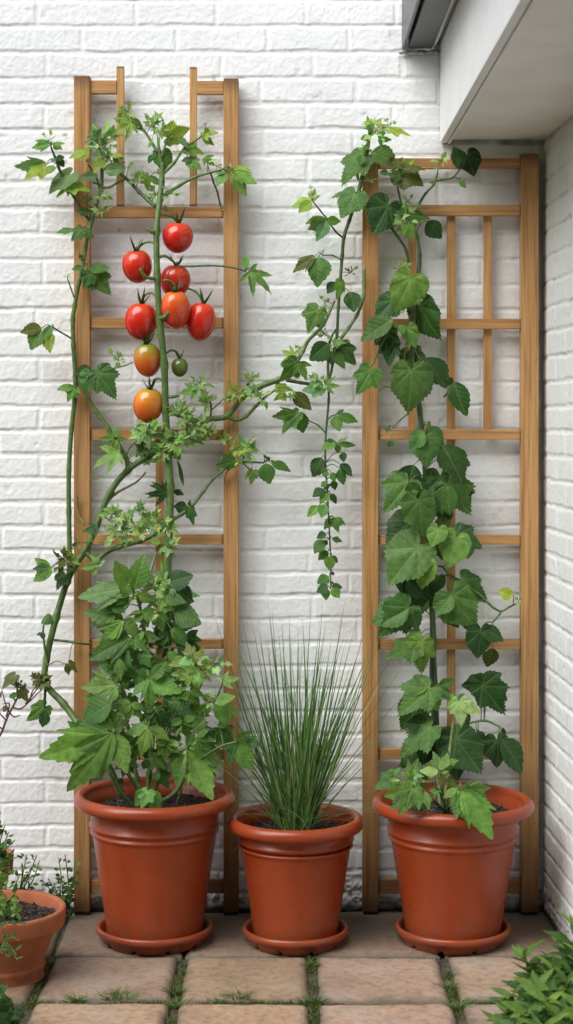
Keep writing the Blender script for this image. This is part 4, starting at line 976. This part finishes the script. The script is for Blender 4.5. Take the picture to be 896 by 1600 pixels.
# dark leaves deep inside
for (x0,y0,x1,y1,n,dep) in [(360,240,780,420,26,(-.20,-.14)),(330,420,800,680,42,(-.22,-.15))]:
    for _ in range(n):
        x = random.uniform(x0,x1); y = random.uniform(y0,y1); a = random.uniform(-.3,3.4); r_ = random.uniform(60,120)
        l(x,y,x+r_*math.cos(a),y+r_*abs(math.sin(a))*.8,random.choice('PPTF'),random.choice([DK,MD,MD,GR]),y=random.uniform(*dep),pet=False)
v.z = (60,1020,2.489)
for _ in range(85):
    t_ = random.random(); y = 30+t_*370; x = 440+random.uniform(-1,1)*(150+t_*70)
    a = random.uniform(-.3,3.4); r_ = random.uniform(45,95)
    l(x,y,x+r_*math.cos(a),y+r_*abs(math.sin(a))*.8,random.choice('PPTF'),random.choice([DK,MD,MD,GR]),y=random.uniform(-.26,-.16),pet=False)
def palm(x, y, r_, a0, col, dep, nl=5):
    for q in range(nl):
        a = a0+(q-(nl-1)/2)*R(44)+random.uniform(-.12,.12); rr = r_*(1-.30*abs(q-(nl-1)/2)/((nl-1)/2))*random.uniform(.9,1.1)
        l(x,y,x+rr*math.cos(a),y+rr*math.sin(a),'P' if rr > r_*.8 else 'S',col,y=dep+random.uniform(-.006,.006),pet=(q == 0),tilt=random.uniform(-.05,.40))
v.z = (60,860,3.446)
for (x,y,r_,a,c,dp) in [(420,330,110,2.6,GR,-.25),(560,330,100,1.4,GR,-.25),(740,290,120,.5,MD,-.22),(430,450,115,2.4,MD,-.24),(570,440,95,1.6,GR,-.25),(690,430,115,1.0,MD,-.23),(800,470,100,.9,MD,-.23),(390,560,110,2.2,MD,-.24),(540,650,105,1.7,GR,-.26),(720,600,110,1.2,GR,-.26),(450,640,110,2.0,GR,-.26),(800,560,95,.4,GR,-.25),(480,250,100,3.3,GR,-.26),(640,230,95,.3,GR,-.24)]:
    palm(x,y,r_,a,c,dp)
v.z = (60,1020,2.489)
for (x,y,r_,a,c,dp) in [(250,180,85,2.6,GR,-.29),(360,200,80,1.8,GR,-.30),(520,150,80,1.2,GR,-.29),(560,260,80,1.3,GR,-.30),(500,350,75,1.6,GR,-.31),(230,250,85,2.7,MD,-.28),(370,330,80,2.0,MD,-.30),(620,330,80,.9,GR,-.31),(700,290,80,.7,MD,-.29),(590,150,75,1.0,GR,-.29),(330,60,75,2.2,MD,-.27),(480,70,70,1.2,GR,-.28),(170,310,80,2.9,MD,-.30),(450,220,70,1.6,MD,-.29),(640,420,80,1.1,MD,-.32),(350,420,70,2.0,MD,-.31)]:
    palm(x,y,r_,a,c,dp)
v.z = (60,860,3.446); v.yr = (-.29,-.24)
for a in [(480,205,205,238,'P',PA),(475,195,412,58,'S',GR),(515,212,562,28,'S',GR),(490,240,362,300,'W',GR),(540,240,625,268,'S',GR),(560,220,600,210,'S',LT),(690,175,828,125,'W',DK),(740,210,838,272,'W',DK),(680,245,795,278,'S',MD),(460,370,242,346,'P',PA),(455,378,342,508,'P',GR),(468,376,548,472,'S',GR),(640,345,672,442,'G',GR),(735,340,880,378,'W',MD),(725,395,862,402,'W',DK),(715,420,812,500,'S',MD),(500,470,268,572,'P',MD),(480,530,452,690,'P',MD),(560,560,600,640,'G',MD),(610,600,690,660,'G',MD),(700,540,748,622,'S',GR),(760,520,885,562,'W',DK),(400,290,470,330,'W',MD),(600,480,660,470,'G',MD),(570,610,520,640,'G',MD),(520,480,590,540,'G',MD),(470,410,400,470,'W',DK),(660,300,740,320,'G',GR),(600,260,660,290,'W',MD)]: l(*a)
k(650,180,75,14,LT); k(700,200,45,8,LT); k(512,235,35,8,YL); k(640,320,40,7,LT); k(840,590,60,9,LT); k(690,270,35,6,GR)
v.z = (60,1020,2.489); v.yr = (-.36,-.28)
for a in [(302,125,162,132,'P',GR),(302,132,280,195,'S',GR),(310,20,325,110,'P',MD),(430,105,362,165,'P',GR),(432,108,442,228,'P',GR),(435,104,550,160,'S',GR),(425,100,385,60,'S',MD),(435,98,500,40,'S',MD),(640,82,518,92,'P',LT),(632,85,612,132,'S',LT),(640,75,695,50,'P',LT),(625,75,560,60,'P',GR),(285,195,162,262,'W',MD),(310,235,215,265,'S',GR),(320,250,330,300,'S',GR),(425,290,340,318,'S',GR),(426,294,402,405,'P',GR),(430,290,512,328,'S',GR),(422,285,400,235,'S',MD),(430,285,440,240,'S',MD),
          (578,370,528,515,'P',GR),(585,368,735,415,'P',GR),(585,378,662,580,'P',GR),(580,362,605,312,'S',MD),(688,205,790,228,'P',GR),(685,210,742,278,'S',GR),(675,205,600,238,'S',GR),(670,195,640,160,'S',MD),(690,195,760,165,'S',GR),(600,250,645,315,'G',MD),(650,255,600,300,'W',MD),(770,350,690,360,'S',MD),(765,340,832,308,'S',GR),(775,348,872,352,'P',MD),(775,355,832,465,'S',GR),(765,360,735,430,'S',MD),(435,410,500,452,'G',MD),(430,415,410,455,'W',MD),(470,470,512,532,'G',MD),(470,465,445,500,'W',MD),(720,112,782,92,'T',LT),(715,110,690,95,'S',LT),(720,115,750,128,'S',LT),(640,300,690,340,'G',DK),(520,250,580,300,'G',DK),(470,240,520,300,'G',DK),(555,215,610,240,'G',DK),(540,190,500,230,'G',MD),(490,180,540,220,'W',DK)]: l(*a)
l(255,318,15,430,'P',GR,y=-.42,droop=.3,tilt=.3); l(292,312,118,530,'P',GR,y=-.42,droop=.3,tilt=.35); l(275,330,160,480,'P',MD,y=-.41); l(292,318,352,465,'S',GR,y=-.41,tilt=.35); l(270,308,85,328,'P',MD,y=-.38); l(240,320,110,385,'S',GR,y=-.40); l(290,305,230,235,'S',GR,y=-.36); l(300,300,330,240,'S',MD,y=-.36)
l(425,538,398,612,'G',GR,y=-.43,tilt=.2); l(430,540,372,590,'W',GR,y=-.42); l(430,540,482,602,'W',GR,y=-.42)
l(300,480,275,470,'W',MD,y=-.36); l(310,490,330,510,'W',DK,y=-.35)
k(610,45,70,13,LT); k(680,40,40,6,LT); k(300,270,35,7,LT); k(330,300,30,5,YL); k(690,180,35,6,LT); k(575,355,30,5,LT); k(430,285,25,4,LT); k(640,70,30,5,YL)
v.done('bushy_plant', (cL[0],cL[1],.36), 'bushy green plant with large toothed palmate leaves in the left tub', 'plant')

# ================================================================== spiky grass in the middle tub
random.seed(5)
g = MB(); zs_ = 172*sM
for i in range(165):
    a = random.uniform(0,6.283); rr = .036*math.sqrt(random.random()); bx = cM[0]+.003+rr*math.cos(a)*1.15; by = cM[1]+rr*math.sin(a)*.8
    q = random.random(); sx = random.gauss(.03,.21)
    if q > .93: sx = random.choice([-.42,.40])+random.gauss(0,.1)
    ln = random.uniform(.30,.60)*(1-.25*abs(sx))
    if abs(sx) < .25 and random.random() < .35: ln *= 1.1
    gg = random.uniform(.6,1.25); c = random.choice([(.050,.135,.034),(.065,.165,.040),(.095,.205,.050),(.15,.24,.08)])
    c = tuple(x*gg for x in c); sy = random.gauss(-.05,.10)
    thin = random.random() < .3
    blade(g, (bx,by,zs_), (sx*1.2+(bx-cM[0])*2.2, sy, 1), ln, (.0030 if thin else random.uniform(.0048,.0080)), (sx*.45+random.gauss(0,.09),sy*.5-.02,-abs(sx)*.35), c, 12, side=Vector((1,random.gauss(0,.8),0)), tipcol=tuple(x*1.25 for x in c))
for i in range(34):     # fine arching outer blades
    s_ = 1 if random.random() < .68 else -1; gg = random.uniform(.7,1.3)
    blade(g, (cM[0]+random.gauss(0,.03),cM[1]-.01+random.gauss(0,.02),zs_), (s_*random.uniform(.35,1.0),random.uniform(-.25,.05),1), random.uniform(.22,.50), .0018, (s_*random.uniform(.7,1.9),-.1,-random.uniform(.3,1.4)), random.choice([(.09*gg,.15*gg,.055*gg),(.14*gg,.18*gg,.08*gg),(.06*gg,.12*gg,.04*gg)]), 16, side=Vector((.3,1,.2)))
for i in range(16):     # straw-coloured, bent or broken blades
    a = random.uniform(-1,1); q = random.uniform(.7,1.2)
    blade(g, (cM[0]+random.gauss(0,.025),cM[1]+random.gauss(-.01,.02),zs_), (a*.5,-.1,1), random.uniform(.14,.40), .0038, (a*random.uniform(.6,1.8),-.2,-random.uniform(.3,1.3)), (.20*q,.20*q,.075*q), 12, side=Vector((.6,.8,.1)), tipcol=(.26*q,.21*q,.10*q))
for i in range(16):     # dry threads near the base
    a = random.uniform(0,6.28); blade(g, (cM[0]+random.gauss(0,.03),cM[1]-.03,zs_), (math.cos(a)*1.2,-.5,.5), random.uniform(.06,.16), .0014, (math.cos(a),-.3,-1.4), (.22,.19,.10), 8, side=Vector((0,1,.4)))
for (tx,ty) in [(487,935),(424,930),(420,950),(395,965),(378,970),(547,934),(405,985),(440,985),(335,955),(495,960),(520,990),(570,985),(465,990),(600,985),(372,1010),(445,960),(510,945),(538,1000),(455,975),(590,1010)]:
    b0 = Vector((cM[0]+(tx-462)*.00028, cM[1]+random.uniform(-.03,.03), zs_)); tp = P(tx,ty,cM[1]+random.uniform(-.05,.08)); dv = tp-b0
    gg = random.uniform(.8,1.2)
    blade(g, b0, dv, dv.length, .0064, (random.gauss(0,.02),0,0), (.042*gg,.12*gg,.036*gg), 12, side=Vector((1,random.gauss(0,.5),0)), tipcol=(.08*gg,.17*gg,.06*gg))
o = empty('grass_plant', (cM[0],cM[1],zs_)); tag(o, 'tall fan of thin spiky green grass in the middle tub', 'grass plant'); g.build('blades', M_BLADE, o)

# ================================================================== tomatoes
RED = [(.0,(.40,.010,.006)),(.5,(.56,.018,.008)),(.9,(.62,.045,.010)),(1,(.60,.10,.015))]
DRED = [(.0,(.36,.012,.006)),(.6,(.47,.022,.010)),(1,(.50,.06,.014))]
ORD = [(.0,(.52,.030,.010)),(.5,(.62,.060,.012)),(.85,(.66,.12,.014)),(1,(.60,.16,.02))]
GOR = [(.05,(.48,.045,.008)),(.40,(.54,.10,.010)),(.66,(.46,.19,.016)),(.86,(.24,.22,.020)),(1,(.16,.20,.025))]
ORG = [(.05,(.56,.050,.007)),(.35,(.61,.11,.010)),(.68,(.60,.20,.015)),(.92,(.46,.25,.02)),(1,(.3,.24,.025))]
GRN = [(.0,(.075,.105,.016)),(.5,(.095,.14,.020)),(1,(.12,.18,.03))]
TM = [(278,371,24.2,24.5,RED,-.115,4,1.0,'top red tomato just under the rail, squat and right of the stem'),
      (215,416,23.6,26.5,RED,-.11,-4,1.0,'red tomato farthest left, on its own left of the stem'),
      (274,439,24.0,26,DRED,-.098,6,.95,'deep red tomato half hidden behind an orange-red one'),
      (275,484,23.2,31,ORD,-.150,-2,1.15,'long orange-red tomato in front, overlapping the stem on its right'),
      (221,502,25.6,30.5,RED,-.118,3,1.0,'large red tomato left of the stem, above the two unripe ones'),
      (314,502,23.0,31,RED,-.118,9,1.15,'tilted oval red tomato farthest right of the bunch'),
      (231,562,21.8,27,GOR,-.128,-4,1.1,'half-ripe tomato with green shoulders fading to orange'),
      (232,633,24.2,28,ORG,-.118,8,1.08,'orange tomato hanging lowest on the stem'),
      (281,574,13.2,15,GRN,-.115,0,1.0,'small round green tomato right of the stem')]
random.seed(3)
for (px,py,rx,rz,st,y,rot,elong,lab) in TM:
    c = P(px,py,y); s = (D+y)/F; a = rx*s; b = rz*s
    mb = MB(); nr = 30; ns = 48; vs = []; fs = []
    ph = random.uniform(0,6); lob = random.choice([3,4,5])
    for i in range(nr+1):
        t_ = math.pi*i/nr; z = math.cos(t_); r_ = math.sin(t_)
        r_ = r_**.90
        sh = 1+.055*z-.02*z*z       # a little fuller at the shoulder
        zz = z-.13*math.exp(-((r_)/.30)**2)*(1 if z > 0 else .12)
        for k_ in range(ns):
            q = 2*math.pi*k_/ns; rib = 1+.016*math.cos(lob*q+ph)*max(z+.2,0)**.7 if z > -.2 else 1
            vs.append((a*r_*sh*rib*math.cos(q), a*r_*sh*rib*math.sin(q)*.97, b*zz))
    for i in range(nr):
        for k_ in range(ns): fs.append((i*ns+k_,(i+1)*ns+k_,(i+1)*ns+(k_+1)%ns,i*ns+(k_+1)%ns))
    M_ = Matrix.Rotation(R(rot),3,'Y') @ Matrix.Rotation(R(random.uniform(6,14)),3,'X')
    mb.add([Vector(v_) for v_ in vs], fs)
    o = mb.build('tomato', m_tomato('tomato_skin', st, b)); o.location = c; o.rotation_euler = M_.to_euler()
    tag(o, lab, 'tomato', 'tomatoes ripening on the vine')
    cb = MB(); top = Vector((0,0,b*.86)); nsp = 5 if rx < 20 else 6
    for j in range(nsp):
        q = 2*math.pi*(j+random.uniform(-.25,.25))/nsp; out = Vector((math.cos(q),math.sin(q),0))
        L_ = (.030 if rx > 20 else .020)*random.uniform(.8,1.5)+.012; gg = random.uniform(.75,1.2)
        blade(cb, top-Vector((0,0,.001)), out*.75+Vector((0,0,random.uniform(.35,1.0))), L_*1.12, .0088 if rx > 20 else .005, out*.12+Vector((0,0,random.uniform(.3,.9))), (.035*gg,.080*gg,.020*gg), 7, side=Vector((-math.sin(q),math.cos(q),0)))
    tube(cb, [top-Vector((0,0,.006)), top+Vector((0,0,.006)), top+Vector((random.uniform(-.004,.004),.003,.014))], .0026, .0022, 7, 3, 0, (.07,.13,.03,1))
    cb.build('calyx', M_CALYX, None)
    co = COL.objects[-1]; co.parent = o

# ================================================================== small plants round the edges
# dry twiggy shrub at the left edge
random.seed(12)
v = Plant(); v.yr = (-.22,-.17); v.z = (0,1000,4)
BR = (.085,.042,.032)
tw = [[(-152,1425,-.24),(-158,1200,-.24),(-150,1000,-.24),(-90,760,-.22),(-30,640,-.20),(10,580,-.2),(40,500,-.2),(62,455,-.2),(100,380,-.2),(125,330,-.2),(130,285,-.2)],[(62,455,-.2),(45,420,-.2),(30,380,-.2),(18,330,-.2)],[(80,420,-.2),(130,430,-.2),(190,380,-.2),(240,330,-.2),(268,305,-.2)],[(160,400,-.2),(200,350,-.2),(235,300,-.2),(240,270,-.2)],[(100,380,-.2),(80,360,-.2),(60,340,-.2)],[(110,360,-.2),(105,270,-.2),(90,230,-.2)],[(190,380,-.2),(200,330,-.2),(225,290,-.2)],[(62,455,-.2),(90,480,-.2),(125,470,-.2)],[(20,560,-.2),(-20,520,-.2),(-60,420,-.2)],[(40,500,-.2),(10,470,-.2),(-10,440,-.2)],[(125,330,-.2),(150,300,-.2),(160,270,-.2)],[(40,480,-.2),(60,400,-.2),(20,400,-.2)]]
for i, t_ in enumerate(tw): v.stem(t_, 5 if i == 0 else 2.6, 1.6 if i else 2.2, BR, node=.3, wav=.01)
OB = (.14,.15,.05)
v.leaf(95,225,5,305,'G',(.12,.145,.04)); k = v.cluster; k(135,280,45,9,(.17,.13,.07),'FTP'); v.leaf(130,315,180,390,'G',(.13,.16,.04)); v.leaf(110,340,55,355,'W',(.09,.17,.06)); v.leaf(40,410,20,450,'W',(.13,.09,.04)); v.leaf(10,330,-30,360,'W',(.12,.11,.05)); v.leaf(-40,430,-90,420,'G',(.12,.14,.04)); k(235,280,25,5,(.16,.11,.07),'PV')
v.done('dry_shrub', (cC[0],cC[1],.18), 'dry reddish twigs with a few withered leaves reaching in at the left edge', 'shrub', M_BARK)
# weeds in the clay pot
def sprig(v, base, tips, n, ksz, col, kinds='WST', r0=3, ylo=None):
    for (tx,ty,dy) in tips:
        b0 = (base[0]+random.uniform(-4,4), base[1], base[2]); mx = (b0[0]*.5+tx*.5+random.uniform(-6,6), b0[1]*.5+ty*.5, base[2]+dy*.5)
        ln = v.stem([b0, mx, (tx,ty,base[2]+dy)], r0, 1.4, (.085,.14,.05), node=.2)
        for i in range(n):
            p = ln[int((.25+.75*i/n)*(len(ln)-1))]; a = random.uniform(0,6.28)
            d = Vector((math.cos(a)*.9, -random.uniform(.1,.8), random.uniform(-.35,.8))).normalized(); s_ = ksz*random.uniform(.6,1.25)
            b1 = p+d*s_*.3; tube(v.st, [p,b1], .0007, .0006, 4, 1, 0, (.1,.16,.06,1), straight=True)
            g = random.uniform(.7,1.3); leaf(v.lf, b1, b1+d*s_, random.choice(kinds), tuple(x*g for x in col), small=True, jit=.6)
v = Plant(); v.yr = (-.3,-.25)
sprig(v, (-25,1362,-.26), [(2,1268,-.03),(8,1290,-.05),(14,1300,-.07),(24,1312,-.08),(30,1338,-.10),(5,1322,-.09),(-10,1300,-.06),(18,1355,-.12),(22,1330,-.04),(-5,1280,-.02),(10,1345,-.1)], 13, .022, MD)
v.done('pot_weed', (cC[0],cC[1],.18), 'leafy green weed growing over the chipped clay pot at left edge', 'weed')
v = Plant(); v.yr = (-.08,-.05)
sprig(v, (28,1408,-.08), [(42,1335,-.03),(58,1336,-.05),(36,1352,-.04),(50,1355,-.04),(30,1370,-.05),(62,1345,-.02),(46,1372,-.05)], 10, .016, GR, 'VPS', 2.2)
v.done('wall_weed', P(28,1410,-.06), 'feathery weed at the foot of the wall above the bowl planter', 'weed')
v = Plant(); v.yr = (-.1,-.06)
sprig(v, (103,1428,-.07), [(92,1340,-.03),(102,1335,-.02),(118,1345,-.05),(128,1375,-.06),(75,1372,-.03),(66,1375,-.04),(110,1385,-.06),(96,1368,-.04),(122,1360,-.05),(84,1380,-.05),(100,1400,-.05)], 11, .015, MD, 'WSP', 2.2)
v.done('wall_weed', P(103,1432,-.06), 'low bushy weed rooted between the wall and the left trellis post', 'weed')
# sprigs in the bowl
v = Plant(); v.yr = (-.62,-.56)
sprig(v, (-12,1438,-.56), [(16,1360,-.03),(24,1395,-.06),(6,1375,-.05),(20,1412,-.10),(10,1398,-.05),(26,1425,-.10),(2,1345,-.02)], 11, .019, GR, 'WSG', 2.4)
sprig(v, (-14,1450,-.62), [(42,1440,-.16),(30,1470,-.17),(12,1462,-.16),(26,1492,-.18),(4,1490,-.18),(28,1500,-.2),(-2,1520,-.2),(14,1440,-.14)], 9, .020, (.10,.18,.055), 'VPS', 2.4)
v.done('bowl_plant', (cB[0],cB[1],.14), 'straggly sprigs spilling over the left side of the bowl planter', 'plant')
# foreground clump bottom left
v = Plant(); v.yr = (-1.1,-1.0)
b0 = P(-20,1655,-1.0)
for i in range(34):
    tx = random.uniform(-60,34); ty = random.uniform(1552,1625)+max(0,tx-15)*1.2; dy = random.uniform(-.16,.06)
    ln = v.stem([(-22+random.uniform(-8,8),1668,-1.0),((-22+tx)/2,1620,-1.0+dy*.6),(tx,ty,-1.0+dy)], 3.5, 1.8, (.06,.12,.035), node=.1)
    for j in range(4):
        a = random.uniform(0,6.28); d = Vector((math.cos(a),-random.uniform(0,.6),random.uniform(-.1,.6))).normalized(); s_ = random.uniform(.022,.036); g = random.uniform(.6,1.2)
        p = ln[-1-random.choice([0,0,2,4])]
        leaf(v.lf, p, p+d*s_, random.choice('WGH'), tuple(x*g for x in (.052,.135,.040)), small=False, jit=.5)
v.done('leafy_clump', (b0.x,-1.0,0), 'low clump of rounded green leaves in the bottom left corner', 'plant')
# foreground bush bottom right
v = Plant(); v.yr = (-1.3,-1.2); random.seed(44)
Y0 = -1.30; b0 = P(860,1735,Y0)
tips = [(812,1478,.05),(895,1432,.0),(790,1530,-.05),(782,1578,-.10),(830,1530,-.1),(860,1500,-.02),(850,1550,-.16),(885,1520,-.12),(815,1570,-.16),(905,1480,-.04),(875,1575,-.2),(840,1590,-.22),(800,1600,-.2),(900,1560,-.2),(925,1450,.02),(930,1520,-.1),(868,1535,0.02),(895,1600,-.22),(835,1505,.04),(820,1545,.02),(945,1570,-.1),(855,1600,-.1),(790,1560,.02),(880,1470,.05)]
for (tx,ty,dy) in tips:
    ty = ty+10+ (12 if tx < 800 else 0); tx = tx+6
    ln = v.stem([(862+random.uniform(-15,15),1740,Y0),((862+tx)/2+random.uniform(-10,10),(1740+ty*2)/3,Y0+dy*.6),(tx,ty,Y0+dy)], 6, 3, (.075,.14,.035), node=.1)
    ax = (ln[-1]-ln[-5]).normalized(); nL = 24
    for j in range(nL):
        f = j/nL; p = ln[max(0,int((1-.62*(1-f))*(len(ln)-1)))]; a = j*2.4+random.uniform(-.3,.3)
        side = Vector((math.cos(a), math.sin(a)*.9, 0)); up = .35+.9*f**2
        d = (side+ax*up).normalized(); s_ = (.080-.030*f)*random.uniform(.75,1.2)
        c = tuple(DK[q]*(1-f)+(.10,.225,.045)[q]*f for q in range(3)) if f < .8 else (.19,.32,.06)
        g = random.uniform(.75,1.2); c = tuple(x*g for x in c)
        leaf(v.lf, p, p+d*s_, random.choice('VVNP'), c, nrm=Vector((ax-d*.5))+Vector((0,-.35,.2)), droop=.35)
v.done('leafy_bush', (b0.x,Y0,0), 'leafy green bush with pointed leaves, out of focus in the bottom right corner', 'bush')
M_PLAINW = m_plain('shade_block_grey', (.22,.215,.20), .85, 6, .2)
# ------------------------------------------------------------------ unseen block added behind the camera to darken the lower wall
mb = MB()
def quadbox(x0,x1,y0,y1,z0,z1):
    mb.add([(x,y,z) for x in (x0,x1) for y in (y0,y1) for z in (z0,z1)], [(0,1,3,2),(4,6,7,5),(0,4,5,1),(2,3,7,6),(0,2,6,4),(1,5,7,3)])
quadbox(-6,6,-8.2,-6.6,-.02,5.6); quadbox(-6.2,6.2,-8.3,-6.35,5.6,5.75)
tag(mb.build('unseen_shade_block', M_PLAINW, smooth=False), kind='structure')
# ------------------------------------------------------------------ light
sc.view_settings.view_transform = 'Standard'; sc.view_settings.look = 'None'; sc.view_settings.exposure = 0
w = bpy.data.worlds.new('World'); sc.world = w; w.use_nodes = True
nt = w.node_tree; bg = nt.nodes['Background']
EL, AZ = R(46), R(222)       # high, from the upper left in front of the wall
sky = nt.nodes.new('ShaderNodeTexSky'); sky.sky_type = 'NISHITA'; sky.sun_disc = False; sky.sun_elevation = EL; sky.sun_rotation = AZ
sky.air_density = 1.0; sky.dust_density = 2.0; sky.ozone_density = 1.0
hs = nt.nodes.new('ShaderNodeHueSaturation'); hs.inputs['Saturation'].default_value = .62; hs.inputs['Value'].default_value = 1.0
nt.links.new(sky.outputs[0], hs.inputs['Color']); nt.links.new(hs.outputs[0], bg.inputs[0]); bg.inputs[1].default_value = .15
sd_ = bpy.data.lights.new('sun', 'SUN'); sd_.energy = 4.2; sd_.angle = R(55); sd_.color = (1,.99,.97)
so = bpy.data.objects.new('sun', sd_); COL.objects.link(so)
dirv = Vector((math.sin(AZ)*math.cos(EL), math.cos(AZ)*math.cos(EL), math.sin(EL)))
so.rotation_euler = dirv.to_track_quat('Z','Y').to_euler()
sc.cycles.max_bounces = 8
